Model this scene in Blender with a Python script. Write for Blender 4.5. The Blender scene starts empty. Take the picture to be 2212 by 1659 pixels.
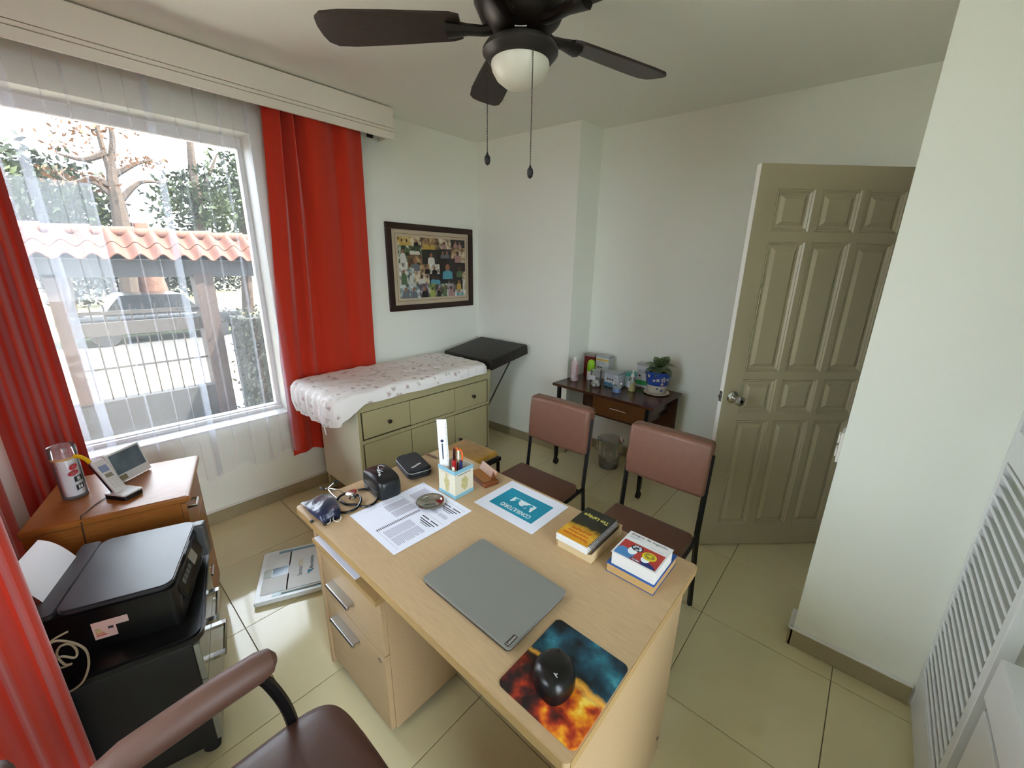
import bpy, bmesh, math, random
from mathutils import Vector, Matrix
random.seed(7)
SC = bpy.context.scene
COL = SC.collection
PI = math.pi
R = math.radians

# ------------------------------------------------------------------ camera
CAM = Vector((2.838, 0.0, 1.59))
YAW, PITCH, ROLL = R(131.492), R(16.389), R(0.901)
fw = Vector((math.cos(PITCH)*math.cos(YAW), math.cos(PITCH)*math.sin(YAW), -math.sin(PITCH)))
rt = Vector((math.sin(YAW), -math.cos(YAW), 0))
up = rt.cross(fw)
r2 = rt*math.cos(ROLL) + up*math.sin(ROLL)
u2 = -rt*math.sin(ROLL) + up*math.cos(ROLL)
cd = bpy.data.cameras.new('camera')
cam = bpy.data.objects.new('camera', cd); COL.objects.link(cam)
cam.matrix_world = Matrix(((r2.x, u2.x, -fw.x, CAM.x), (r2.y, u2.y, -fw.y, CAM.y), (r2.z, u2.z, -fw.z, CAM.z), (0, 0, 0, 1)))
cd.sensor_fit = 'HORIZONTAL'; cd.sensor_width = 36.0
cd.lens = 877.6/2212*36.0
cd.clip_start = 0.02; cd.clip_end = 300
SC.camera = cam

# ------------------------------------------------------------------ light
W = bpy.data.worlds.new('world'); SC.world = W; W.use_nodes = True
bg = W.node_tree.nodes['Background']
bg.inputs[0].default_value = (0.80, 0.90, 1.0, 1)
bg.inputs[1].default_value = 7.0
sd = bpy.data.lights.new('sun', 'SUN'); sd.energy = 32.0; sd.angle = R(0.6); sd.color = (1, 0.95, 0.84)
sun = bpy.data.objects.new('sun', sd); COL.objects.link(sun)
sun.rotation_euler = Vector((-0.30, -0.42, -0.85)).to_track_quat('-Z', 'Y').to_euler()
vs = SC.view_settings
vs.view_transform = 'Standard'; vs.look = 'None'; vs.gamma = 1.0; vs.use_curve_mapping = False
vs.exposure = 0.92
SC.cycles.max_bounces = 14; SC.cycles.diffuse_bounces = 8; SC.cycles.glossy_bounces = 5
SC.cycles.transparent_max_bounces = 24; SC.cycles.transmission_bounces = 10
SC.cycles.sample_clamp_indirect = 8.0
SC.cycles.caustics_reflective = False; SC.cycles.caustics_refractive = False

# ------------------------------------------------------------------ materials
def C(h):
    h = h.lstrip('#'); v = [int(h[i:i+2], 16)/255 for i in (0, 2, 4)]
    return tuple(x/12.92 if x <= 0.04045 else ((x+0.055)/1.055)**2.4 for x in v)
MATS = {}
def M(name, col, rough=0.5, metal=0.0, noise=None, bump=None, spec=0.5, trans=0.0, coat=0.0, alpha=1.0, sss=0.0, stretch=(1, 1, 1), col2=None, sheen=0.0, ior=1.45):
    if name in MATS: return MATS[name]
    m = bpy.data.materials.new(name); m.use_nodes = True
    nt = m.node_tree; b = nt.nodes['Principled BSDF']
    c = C(col) if isinstance(col, str) else col
    b.inputs['Base Color'].default_value = (*c, 1)
    b.inputs['Roughness'].default_value = rough
    b.inputs['Metallic'].default_value = metal
    b.inputs['Specular IOR Level'].default_value = spec
    b.inputs['Transmission Weight'].default_value = trans
    b.inputs['Coat Weight'].default_value = coat
    b.inputs['Alpha'].default_value = alpha
    b.inputs['IOR'].default_value = ior
    b.inputs['Sheen Weight'].default_value = sheen
    if noise or bump:
        tc = nt.nodes.new('ShaderNodeTexCoord'); mp = nt.nodes.new('ShaderNodeMapping')
        nt.links.new(tc.outputs['Object'], mp.inputs[0]); mp.inputs['Scale'].default_value = stretch
    if noise:
        n = nt.nodes.new('ShaderNodeTexNoise'); n.inputs['Scale'].default_value = noise[0]
        n.inputs['Detail'].default_value = noise[2] if len(noise) > 2 else 4
        nt.links.new(mp.outputs[0], n.inputs['Vector'])
        cr = nt.nodes.new('ShaderNodeValToRGB')
        d = noise[1]
        c2 = (C(col2) if isinstance(col2, str) else col2) if col2 else tuple(x*(1-d) for x in c)
        cr.color_ramp.elements[0].position = 0.35; cr.color_ramp.elements[0].color = (*c2, 1)
        cr.color_ramp.elements[1].position = 0.65; cr.color_ramp.elements[1].color = (*c, 1)
        nt.links.new(n.outputs[0], cr.inputs[0]); nt.links.new(cr.outputs[0], b.inputs['Base Color'])
    if bump:
        n2 = nt.nodes.new('ShaderNodeTexNoise'); n2.inputs['Scale'].default_value = bump[0]; n2.inputs['Detail'].default_value = 3
        nt.links.new(mp.outputs[0], n2.inputs['Vector'])
        bp = nt.nodes.new('ShaderNodeBump'); bp.inputs['Strength'].default_value = bump[1]; bp.inputs['Distance'].default_value = bump[2] if len(bump) > 2 else 0.002
        nt.links.new(n2.outputs[0], bp.inputs['Height']); nt.links.new(bp.outputs[0], b.inputs['Normal'])
    MATS[name] = m
    return m
def thin(name, col, alpha, transl=0.5, rough=None, ior=1.4):
    """thin cloth or film: part of the light passes straight, the rest is scattered to both sides"""
    m = bpy.data.materials.new(name); m.use_nodes = True; nt = m.node_tree
    nt.nodes.remove(nt.nodes['Principled BSDF']); out = nt.nodes['Material Output']
    t = nt.nodes.new('ShaderNodeBsdfTransparent'); d = nt.nodes.new('ShaderNodeBsdfDiffuse'); tl = nt.nodes.new('ShaderNodeBsdfTranslucent')
    c = C(col); d.inputs[0].default_value = (*c, 1); tl.inputs[0].default_value = (*c, 1)
    a = nt.nodes.new('ShaderNodeMixShader'); a.inputs[0].default_value = transl
    nt.links.new(d.outputs[0], a.inputs[1]); nt.links.new(tl.outputs[0], a.inputs[2])
    e = nt.nodes.new('ShaderNodeMixShader'); e.inputs[0].default_value = alpha
    nt.links.new(t.outputs[0], e.inputs[1]); nt.links.new(a.outputs[0], e.inputs[2])
    last = e
    if rough is not None:
        g = nt.nodes.new('ShaderNodeBsdfGlossy'); g.inputs[1].default_value = rough
        f = nt.nodes.new('ShaderNodeFresnel'); f.inputs[0].default_value = ior
        h = nt.nodes.new('ShaderNodeMixShader')
        nt.links.new(f.outputs[0], h.inputs[0]); nt.links.new(e.outputs[0], h.inputs[1]); nt.links.new(g.outputs[0], h.inputs[2]); last = h
    nt.links.new(last.outputs[0], out.inputs[0])
    MATS[name] = m
    return m
def photo_mat(name, cols):
    m = bpy.data.materials.new(name); m.use_nodes = True; nt = m.node_tree; b = nt.nodes['Principled BSDF']
    b.inputs['Roughness'].default_value = 0.4
    tc = nt.nodes.new('ShaderNodeTexCoord'); n = nt.nodes.new('ShaderNodeTexNoise'); n.inputs['Scale'].default_value = 28; n.inputs['Detail'].default_value = 3
    oi = nt.nodes.new('ShaderNodeObjectInfo'); va = nt.nodes.new('ShaderNodeVectorMath'); va.operation = 'ADD'
    nt.links.new(tc.outputs['Object'], va.inputs[0]); nt.links.new(oi.outputs['Location'], va.inputs[1]); nt.links.new(va.outputs[0], n.inputs['Vector'])
    cr = nt.nodes.new('ShaderNodeValToRGB'); k = len(cols)
    while len(cr.color_ramp.elements) < k: cr.color_ramp.elements.new(0.5)
    for i, c in enumerate(cols):
        cr.color_ramp.elements[i].position = 0.36 + 0.28*i/(k-1); cr.color_ramp.elements[i].color = (*C(c), 1)
    nt.links.new(n.outputs[0], cr.inputs[0]); nt.links.new(cr.outputs[0], b.inputs['Base Color'])
    return m

m_wall = M('wall_paint', '#ebeee4', 0.55, bump=(60, 0.05))
m_ceil = M('ceiling_paint', '#eef1e8', 0.7, bump=(40, 0.05))
m_tile = M('porcelain', '#dcd2a8', 0.07, noise=(3, 0.06), spec=0.6)
m_grout = M('grout', '#77705c', 0.9)
m_skirt = M('skirting_tile', '#a3987a', 0.15, noise=(6, 0.08))
m_caulk = M('caulk', '#e4e4e0', 0.6)
m_white = M('white_paint', '#dcdad2', 0.4)
m_pelmet = M('pelmet_paint', '#efece0', 0.45)
m_alu = M('white_aluminium', '#e2e4e4', 0.35)
m_door = M('door_enamel', '#b5ac8e', 0.28, bump=(30, 0.04))
m_lou = M('louver_white', '#d4d6d6', 0.35)
m_black = M('black_gloss', '#0b0b0c', 0.28)
m_blackm = M('black_matte', '#101011', 0.55)
m_blackmet = M('black_metal', '#0d0d0e', 0.35, metal=0.2)
m_chrome = M('chrome', '#c9c9c6', 0.15, metal=1.0)
m_brushed = M('brushed_steel', '#b9b8b2', 0.3, metal=1.0)
m_red = M('red_cloth', '#bf2b0c', 0.85, bump=(400, 0.2, 0.001), sheen=0.3)
m_wood = M('light_beech', '#b99d78', 0.38, noise=(6, 0.10, 8), stretch=(3, 34, 34), bump=(14, 0.04))
m_woodedge = M('beech_edge', '#ab8c5c', 0.4, noise=(8, 0.12, 6), stretch=(4, 20, 20))
m_wooddark = M('cherry_wood', '#a0662f', 0.3, noise=(5, 0.25, 8), stretch=(30, 3, 30))
m_brown = M('walnut_laminate', '#4a2a1c', 0.22, noise=(6, 0.35, 8), stretch=(3, 30, 30))
m_drawerwood = M('drawer_walnut', '#6b421f', 0.4, noise=(8, 0.25, 6), stretch=(4, 40, 40))
m_leather = M('brown_vinyl', '#74503f', 0.42, bump=(220, 0.25, 0.001), noise=(30, 0.08))
m_leatherd = M('dark_brown_vinyl', '#4a3026', 0.42, bump=(260, 0.25, 0.001))
m_cream = M('cream_enamel', '#b3ac84', 0.3, noise=(4, 0.05))
m_cream_lit = M('cream_enamel_lit', '#e2e1c8', 0.22)  # lighter cream for the table end, window light put into the colour
m_dgrey = M('dark_grey_metal', '#2c2c2a', 0.45)
m_glass = thin('window_glass', '#ffffff', 0.0, 0.3, 0.02)
m_sheer = thin('sheer_voile', '#e8f0ff', 0.085, 0.42)
m_plastic_clear = thin('clear_plastic', '#eef0f0', 0.13, 0.4, 0.1)
m_bag = thin('clear_bag', '#c9ccbe', 0.28, 0.4, 0.15)
m_paper = M('paper', '#dfe2ee', 0.6)
m_ink = M('ink', '#2a2a33', 0.6)
m_inkg = M('ink_grey', '#8f8fa0', 0.6)
m_steel_lap = M('laptop_grey', '#8c8d88', 0.38, metal=0.35)

# ------------------------------------------------------------------ mesh helpers
def bm_box(x0, x1, y0, y1, z0, z1, bev=0.0, seg=2):
    bm = bmesh.new()
    bmesh.ops.create_cube(bm, size=1.0, matrix=Matrix.Translation(((x0+x1)/2, (y0+y1)/2, (z0+z1)/2)) @ Matrix.Diagonal((abs(x1-x0), abs(y1-y0), abs(z1-z0), 1)))
    if bev > 0:
        bmesh.ops.bevel(bm, geom=bm.edges[:], offset=bev, segments=seg, affect='EDGES', profile=0.6)
    return bm
def bm_join(*bms):
    out = bmesh.new(); tmp = bpy.data.meshes.new('tmp')
    for b in bms:
        b.to_mesh(tmp); out.from_mesh(tmp); b.free()
    bpy.data.meshes.remove(tmp)
    return out
def bm_lathe(prof, n=28, c=(0, 0, 0), cap=True):
    bm = bmesh.new(); rings = []
    for r, z in prof:
        if r < 1e-6: rings.append([bm.verts.new((c[0], c[1], c[2]+z))])
        else: rings.append([bm.verts.new((c[0]+r*math.cos(2*PI*i/n), c[1]+r*math.sin(2*PI*i/n), c[2]+z)) for i in range(n)])
    for a, b in zip(rings, rings[1:]):
        for i in range(n):
            j = (i+1) % n
            if len(a) == 1 and len(b) == 1: continue
            if len(a) == 1: bm.faces.new((a[0], b[j], b[i]))
            elif len(b) == 1: bm.faces.new((a[i], a[j], b[0]))
            else: bm.faces.new((a[i], a[j], b[j], b[i]))
    if cap:
        if len(rings[0]) > 1: bm.faces.new(rings[0][::-1])
        if len(rings[-1]) > 1: bm.faces.new(rings[-1])
    bmesh.ops.recalc_face_normals(bm, faces=bm.faces[:])
    return bm
def smooth_path(pts, k=6, closed=False):
    P = [Vector(p) for p in pts]; n = len(P); out = []
    rng = range(n) if closed else range(n-1)
    for i in rng:
        p0 = P[(i-1) % n] if closed or i > 0 else P[0]
        p1 = P[i]; p2 = P[(i+1) % n]
        p3 = P[(i+2) % n] if closed or i+2 < n else P[-1]
        for j in range(k):
            t = j/k
            out.append(0.5*((2*p1)+(-p0+p2)*t+(2*p0-5*p1+4*p2-p3)*t*t+(-p0+3*p1-3*p2+p3)*t**3))
    if not closed: out.append(P[-1])
    return out
def bm_tube(pts, r, n=8, closed=False, flat=1.0):
    P = [Vector(p) for p in pts]; L = len(P); bm = bmesh.new(); rings = []
    rr = r if isinstance(r, (list, tuple)) else [r]*L
    prevn = None
    for i, p in enumerate(P):
        a = P[(i-1) % L] if closed or i > 0 else P[i]
        b = P[(i+1) % L] if closed or i < L-1 else P[i]
        t = (b-a)
        t = t.normalized() if t.length > 1e-9 else Vector((0, 0, 1))
        if prevn is None:
            ref = Vector((0, 0, 1)) if abs(t.z) < 0.9 else Vector((1, 0, 0))
            nn = (ref - t*ref.dot(t)).normalized()
        else:
            nn = prevn - t*prevn.dot(t)
            nn = nn.normalized() if nn.length > 1e-6 else prevn
        prevn = nn; bn = t.cross(nn)
        rings.append([bm.verts.new(p + (nn*math.cos(2*PI*k/n) + bn*math.sin(2*PI*k/n)*flat)*rr[i]) for k in range(n)])
    m = L if closed else L-1
    for i in range(m):
        a = rings[i]; b = rings[(i+1) % L]
        for k in range(n): bm.faces.new((a[k], a[(k+1) % n], b[(k+1) % n], b[k]))
    if not closed:
        bm.faces.new(rings[0][::-1]); bm.faces.new(rings[-1])
    bmesh.ops.recalc_face_normals(bm, faces=bm.faces[:])
    return bm
def bm_prism(poly, z0, z1, bev=0.0):
    bm = bmesh.new()
    a = [bm.verts.new((x, y, z0)) for x, y in poly]; b = [bm.verts.new((x, y, z1)) for x, y in poly]
    bm.faces.new(a[::-1]); bm.faces.new(b); n = len(poly)
    for i in range(n): bm.faces.new((a[i], a[(i+1) % n], b[(i+1) % n], b[i]))
    bmesh.ops.recalc_face_normals(bm, faces=bm.faces[:])
    if bev: bmesh.ops.bevel(bm, geom=[e for e in bm.edges if abs(e.verts[0].co.z-e.verts[1].co.z) < 1e-6], offset=bev, segments=2, affect='EDGES')
    return bm
def rrect(x0, x1, y0, y1, r, n=5):
    out = []
    for cx, cy, a0 in ((x1-r, y1-r, 0), (x0+r, y1-r, 90), (x0+r, y0+r, 180), (x1-r, y0+r, 270)):
        for i in range(n+1):
            a = R(a0+90*i/n); out.append((cx+r*math.cos(a), cy+r*math.sin(a)))
    return out
def bm_grid(fn, nu, nv, closed_u=False):
    bm = bmesh.new(); V = [[bm.verts.new(fn(i/nu, j/nv)) for j in range(nv+1)] for i in range(nu if closed_u else nu+1)]
    for i in range(nu):
        a = V[i]; b = V[(i+1) % len(V)]
        for j in range(nv): bm.faces.new((a[j], b[j], b[j+1], a[j+1]))
    return bm
def bm_quads(quads):
    bm = bmesh.new()
    for q in quads: bm.faces.new([bm.verts.new(p) for p in q])
    return bm
def bm_flat(poly, z=0.0):
    bm = bmesh.new(); bm.faces.new([bm.verts.new((x, y, z)) for x, y in poly]); return bm
def xf(bm, mat): bmesh.ops.transform(bm, matrix=mat, verts=bm.verts[:]); return bm
def TR(x, y, z): return Matrix.Translation((x, y, z))
def RZ(a): return Matrix.Rotation(R(a), 4, 'Z')
def RX(a): return Matrix.Rotation(R(a), 4, 'X')
def RY(a): return Matrix.Rotation(R(a), 4, 'Y')
def bm_text(s, size, ext=0.0, bold=0.0, shear=0.0, width=None):
    cu = bpy.data.curves.new('txt', 'FONT'); cu.body = s; cu.size = size; cu.align_x = 'CENTER'; cu.align_y = 'CENTER'
    cu.extrude = ext; cu.offset = bold; cu.shear = shear; cu.resolution_u = 3
    o = bpy.data.objects.new('txt', cu); COL.objects.link(o)
    bpy.context.view_layer.update()
    me = bpy.data.meshes.new_from_object(o.evaluated_get(bpy.context.evaluated_depsgraph_get()))
    bpy.data.objects.remove(o); bpy.data.curves.remove(cu)
    bm = bmesh.new(); bm.from_mesh(me); bpy.data.meshes.remove(me)
    if width:
        xs = [v.co.x for v in bm.verts]; k = width/(max(xs)-min(xs))
        for v in bm.verts: v.co.x *= k
    return bm
def obj(name, bm, mat, parent=None, smooth=False):
    me = bpy.data.meshes.new(name); bm.to_mesh(me); bm.free()
    if smooth:
        for p in me.polygons: p.use_smooth = True
        me.set_sharp_from_angle(angle=R(38))
    me.materials.append(mat)
    o = bpy.data.objects.new(name, me); COL.objects.link(o)
    if parent is not None: o.parent = parent
    return o
def tag(o, label, cat, group=None):
    o['label'] = label; o['category'] = cat
    if group: o['group'] = group
    return o
def thing(name, label, cat, loc=(0, 0, 0), rz=0, group=None):
    o = bpy.data.objects.new(name, None); COL.objects.link(o); o.empty_display_size = 0.1
    o.location = loc; o.rotation_euler = (0, 0, R(rz))
    return tag(o, label, cat, group)
def wpart(root, name, bm, mat, smooth=False, parent=None):
    """part given in world coordinates"""
    mw = Matrix.Translation(root.location) @ root.rotation_euler.to_matrix().to_4x4()
    xf(bm, mw.inverted())
    return obj(name, bm, mat, parent or root, smooth)
def struct(name, bm, mat, smooth=False):
    o = obj(name, bm, mat, None, smooth); o['kind'] = 'structure'; return o
def copy_tree(o, parent=None):
    c = o.copy(); COL.objects.link(c); c.parent = parent
    for ch in list(o.children): copy_tree(ch, c)
    return c
def share(o, parent, mw):
    c = o.copy(); COL.objects.link(c); c.parent = parent; c.matrix_local = mw; return c

# ================================================================== THE ROOM
ZC = 2.58
SL = math.tan(R(3.5))
def yb(x): return 2.988 + SL*x          # back wall of the niche
def yp(x): return 2.706 + SL*x          # face of the pilaster
NY = -0.33                               # wall behind the camera, its window is added for fill light

# floor: mortar bed and polished half-metre tiles
floor = struct('floor', bm_box(-0.02, 4.2, -0.4, 3.6, -0.12, -0.004), m_grout)
TS = 0.499; gx0 = 2.838-0.216*1.59; gy0 = 1.127*1.59
t0 = None
for i in range(-6, 4):
    for j in range(-5, 4):
        x0, x1 = gx0+i*TS, gx0+(i+1)*TS; y0, y1 = gy0+j*TS, gy0+(j+1)*TS
        X0, X1 = max(x0, 0.0), min(x1, 4.15); Y0, Y1 = max(y0, NY), min(y1, 3.5)
        if X1-X0 < 0.02 or Y1-Y0 < 0.02: continue
        full = abs((X1-X0)-TS) < 1e-4 and abs((Y1-Y0)-TS) < 1e-4
        if full and t0 is not None:
            share(t0, floor, Matrix.Translation(((X0+X1)/2, (Y0+Y1)/2, 0)))
        else:
            hx, hy = (X1-X0)/2-0.0015, (Y1-Y0)/2-0.0015
            t = obj('tile', bm_box(-hx, hx, -hy, hy, -0.009, 0.0, 0.0008, 1), m_tile, floor)
            t.location = ((X0+X1)/2, (Y0+Y1)/2, 0)
            if full: t0 = t

struct('ceiling', bm_box(-0.3, 4.3, -0.6, 3.7, ZC, ZC+0.14), m_ceil)
struct('ceiling_shadow_gap', bm_box(2.852, 2.876, 1.95, 3.13, ZC-0.004, ZC+0.01), m_blackm)  # black strip stands in for the shadow gap between ceiling and wall

# window wall with its opening
WY0, WY1, WZ0, WZ1, WT = -0.22, 0.94, 0.60, 2.275, 0.24
struct('wall_left', bm_join(bm_box(-WT, 0, -0.6, 3.6, -0.8, WZ0), bm_box(-WT, 0, -0.6, 3.6, WZ1, ZC), bm_box(-WT, 0, WY1, 3.6, WZ0, WZ1), bm_box(-WT, 0, -0.6, WY0, WZ0, WZ1)), m_wall)
w1 = struct('window_1', bm_join(
    bm_box(-0.215, -0.165, WY0, WY1, WZ0, WZ0+0.035), bm_box(-0.215, -0.165, WY0, WY1, WZ1-0.055, WZ1),
    bm_box(-0.215, -0.165, WY0, WY0+0.03, WZ0+0.035, WZ1-0.055), bm_box(-0.215, -0.165, WY1-0.022, WY1, WZ0+0.035, WZ1-0.055)), m_alu)
obj('pane', bm_box(-0.193, -0.188, WY0+0.03, WY1-0.022, WZ0+0.035, WZ1-0.055), m_glass, w1)
obj('window_sill', bm_box(-0.165, 0.0, WY0, WY1, WZ0-0.0, WZ0+0.012, 0.003), m_alu, w1)
obj('slide_track', bm_box(-0.165, -0.135, WY0, WY1, WZ0+0.012, WZ0+0.03), m_alu, w1)

# back wall, pilaster
def slab(x0, x1, f0, f1, z0, z1):
    return bm_prism([(x0, f0(x0)), (x1, f0(x1)), (x1, f1(x1)), (x0, f1(x0))], z0, z1)
struct('wall_back', slab(-0.1, 4.3, yb, lambda x: yb(x)+0.2, 0, ZC), m_wall)
struct('wall_pilaster', bm_prism([(0.0, yp(0)), (1.008, yp(1.008)), (1.022, yb(1.022)+0.01), (0.0, yb(0)+0.01)], 0, ZC), m_wall)

# wall behind the camera, with an unseen window added to brighten the room
W3X0, W3X1, W3Z0, W3Z1 = 1.60, 2.10, 0.60, 2.45
struct('wall_front', bm_join(bm_box(-0.3, 4.3, NY-0.2, NY, -0.8, W3Z0), bm_box(-0.3, 4.3, NY-0.2, NY, W3Z1, ZC), bm_box(-0.3, W3X0, NY-0.2, NY, W3Z0, W3Z1), bm_box(W3X1, 4.3, NY-0.2, NY, W3Z0, W3Z1)), m_wall)
w3 = struct('fill_window_rear', bm_join(bm_box(W3X0, W3X1, NY-0.19, NY-0.14, W3Z0, W3Z0+0.04), bm_box(W3X0, W3X1, NY-0.19, NY-0.14, W3Z1-0.04, W3Z1), bm_box(W3X0, W3X0+0.03, NY-0.19, NY-0.14, W3Z0+0.04, W3Z1-0.04), bm_box(W3X1-0.03, W3X1, NY-0.19, NY-0.14, W3Z0+0.04, W3Z1-0.04)), m_alu)
obj('pane', bm_box(W3X0+0.03, W3X1-0.03, NY-0.168, NY-0.163, W3Z0+0.04, W3Z1-0.04), m_glass, w3)
# side window added out of view as fill light, past the closet
W2Y0, W2Y1, W2Z0, W2Z1 = -0.30, 0.66, 0.06, 2.50
w2 = struct('fill_window_side', bm_join(bm_box(4.13, 4.17, W2Y0, W2Y1, W2Z0, W2Z0+0.06), bm_box(4.13, 4.17, W2Y0, W2Y1, W2Z1-0.05, W2Z1),
    bm_box(4.13, 4.17, W2Y0, W2Y0+0.04, W2Z0+0.06, W2Z1-0.05), bm_box(4.13, 4.17, W2Y1-0.04, W2Y1, W2Z0+0.06, W2Z1-0.05)), m_alu)
obj('pane', bm_box(4.148, 4.153, W2Y0+0.04, W2Y1-0.04, W2Z0+0.06, W2Z1-0.05), m_glass, w2)

# right side: wall with the doorway, the short return wall and the closet shell
DX = 2.90
struct('wall_right', bm_join(bm_box(DX, DX+0.12, 2.0, 2.05, 0, ZC), bm_box(DX, DX+0.12, 2.87, 3.5, 0, ZC), bm_box(DX, DX+0.12, 2.05, 2.87, 2.07, ZC)), m_wall)
struct('wall_nib', bm_box(2.838, 3.5, 1.884, 2.0, 0, ZC), m_wall)
struct('wall_closet', bm_join(bm_box(4.1, 4.2, W2Y1, 3.5, 0, ZC), bm_box(4.1, 4.2, -0.35, W2Y0, 0, ZC), bm_box(4.1, 4.2, W2Y0, W2Y1, 0, W2Z0), bm_box(4.1, 4.2, W2Y0, W2Y1, W2Z1, ZC), bm_box(3.5, 4.1, 1.884, 1.95, 0, ZC)), m_wall)
# skirtings: tile pieces with a bead of caulk on top
def skirt(name, p, q, z1=0.085, th=0.012, n=(0, 0), step=0.4995):
    p = Vector((*p, 0)); q = Vector((*q, 0)); d = (q-p); L = d.length; ang = math.degrees(math.atan2(d.y, d.x))
    o = struct(name, xf(bm_join(bm_box(0, L, 0, th+0.004, z1, z1+0.009, 0.002, 1), bm_box(0, L, 0, th*0.5, 0.0, z1)), TR(p.x, p.y, 0) @ RZ(ang)), m_caulk)
    s = 0.0
    while s < L-0.01:
        e = min(s+step, L)
        t = obj('tile', xf(bm_box(s+0.001, e-0.001, 0, th, 0.001, z1, 0.001, 1), TR(p.x, p.y, 0) @ RZ(ang)), m_skirt, o)
        s = e
    return o
skirt('baseboard_left', (0, 2.70), (0, -0.33))
skirt('baseboard_pilaster', (1.012, yp(1.008)), (0, yp(0)))
skirt('baseboard_niche', (1.022, yb(1.02)), (1.010, yp(1.01)))
skirt('baseboard_back', (2.9, yb(2.9)), (1.02, yb(1.02)))
skirt('baseboard_nib', (3.22, 1.884), (2.826, 1.884), th=0.014)
skirt('baseboard_nib_end', (2.838, 1.87), (2.838, 2.0), th=0.014)

# light switch on the end of the short wall
sw = thing('light_switch', 'small white wall plate on the end of the short white wall', 'switch', (2.838, 1.93, 0.94))
obj('plate', bm_box(-0.009, 0.0, -0.04, 0.04, -0.06, 0.06, 0.003), m_white, sw)
obj('socket_face', bm_box(-0.016, -0.009, -0.02, 0.02, 0.01, 0.045, 0.004), m_white, sw)
obj('socket_face', bm_box(-0.016, -0.009, -0.02, 0.02, -0.045, -0.01, 0.004), m_white, sw)

# ------------------------------------------------------------------ panelled door standing open
DW, DH = 0.81, 2.05
d1 = bpy.data.objects.new('door_1', None); COL.objects.link(d1); d1['kind'] = 'structure'
d1.location = (2.315, 2.285, 0.008); d1.rotation_euler = (0, 0, math.atan2(0.696, 0.718))
cols = [(0.094, 0.277), (0.307, 0.503), (0.533, 0.722)]
rows = [(0.135, 0.79), (0.83, 1.022), (1.062, 1.707), (1.752, 1.940)]
FR, RC = 0.0, 0.012      # front face y=0, recess depth
bs = [bm_box(0, DW, RC, 0.034, 0, DH-0.008)]
ys = [0.0]+[v for r_ in rows for v in r_]+[DH-0.008]
xs = [0.0]+[v for c_ in cols for v in c_]+[DW]
for k in range(0, len(ys), 2): bs.append(bm_box(0, DW, 0, RC, ys[k], ys[k+1]))
for k in range(0, len(xs), 2):
    for r_ in rows: bs.append(bm_box(xs[k], xs[k+1], 0, RC, r_[0], r_[1]))
obj('leaf', bm_join(*bs), m_door, d1)
obj('latch_edge', bm_box(-0.002, 0.0, 0.001, 0.033, 0.001, DH-0.009), m_white, d1)
for c_ in cols:
    for r_ in rows:
        # moulding around and raised field
        x0, x1, z0, z1 = c_[0], c_[1], r_[0], r_[1]; b = bmesh.new()
        def ring(ix, dy): return [b.verts.new(p) for p in ((x0+ix, dy, z0+ix), (x1-ix, dy, z0+ix), (x1-ix, dy, z1-ix), (x0+ix, dy, z1-ix))]
        rr = [ring(0.0, 0.0), ring(0.006, 0.006), ring(0.010, 0.004), ring(0.018, 0.0115), ring(0.028, 0.0115), ring(0.044, 0.001)]
        for a, c2 in zip(rr, rr[1:]):
            for k in range(4): b.faces.new((a[k], a[(k+1) % 4], c2[(k+1) % 4], c2[k]))
        b.faces.new(rr[-1]); bmesh.ops.recalc_face_normals(b, faces=b.faces[:])
        for f in b.faces:
            if f.normal.y > 0.5: f.normal_flip()
        obj('panel', b, m_door, d1)
kb = obj('knob', xf(bm_lathe([(0.033, 0), (0.033, 0.006), (0.026, 0.012), (0.014, 0.016), (0.012, 0.035), (0.022, 0.045), (0.027, 0.058), (0.025, 0.072), (0.012, 0.078), (0, 0.079)], 24), TR(0.055, 0.0, 0.922) @ RX(90)), m_chrome, d1, True)
obj('keyhole', xf(bm_lathe([(0.009, 0), (0.009, 0.002), (0, 0.002)], 12), TR(0.055, -0.079, 0.922) @ RX(90)), m_blackmet, kb)
obj('latch_plate', bm_box(-0.0045, -0.002, 0.006, 0.028, 0.893, 0.951, 0.001, 1), m_chrome, d1)
obj('latch_bolt', bm_box(-0.013, -0.004, 0.010, 0.024, 0.912, 0.932, 0.002, 1), m_chrome, d1)

# ------------------------------------------------------------------ louvered closet door
d2 = bpy.data.objects.new('door_2', None); COL.objects.link(d2); d2['kind'] = 'structure'
LX = 3.224
obj('stile', bm_box(LX, LX+0.032, 1.852, 1.882, 0.02, 2.2, 0.002, 1), m_lou, d2)
obj('stile', bm_box(LX, LX+0.032, 1.378, 1.418, 0.02, 2.2, 0.002, 1), m_lou, d2)
for z0, z1 in ((0.02, 0.17), (1.035, 1.135), (2.1, 2.2)):
    obj('rail', bm_box(LX+0.002, LX+0.030, 1.418, 1.852, z0, z1, 0.002, 1), m_lou, d2)
sl0 = None; z = 0.185
while z < 2.09:
    if not (1.015 < z < 1.15):
        if sl0 is None:
            sl0 = obj('slat', xf(bm_box(-0.021, 0.021, 1.417, 1.853, -0.004, 0.004, 0.0015, 1), RY(42)), m_lou, d2); sl0.location = (LX+0.016, 0, z)
        else: share(sl0, d2, Matrix.Translation((LX+0.016, 0, z)))
    z += 0.036
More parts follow.
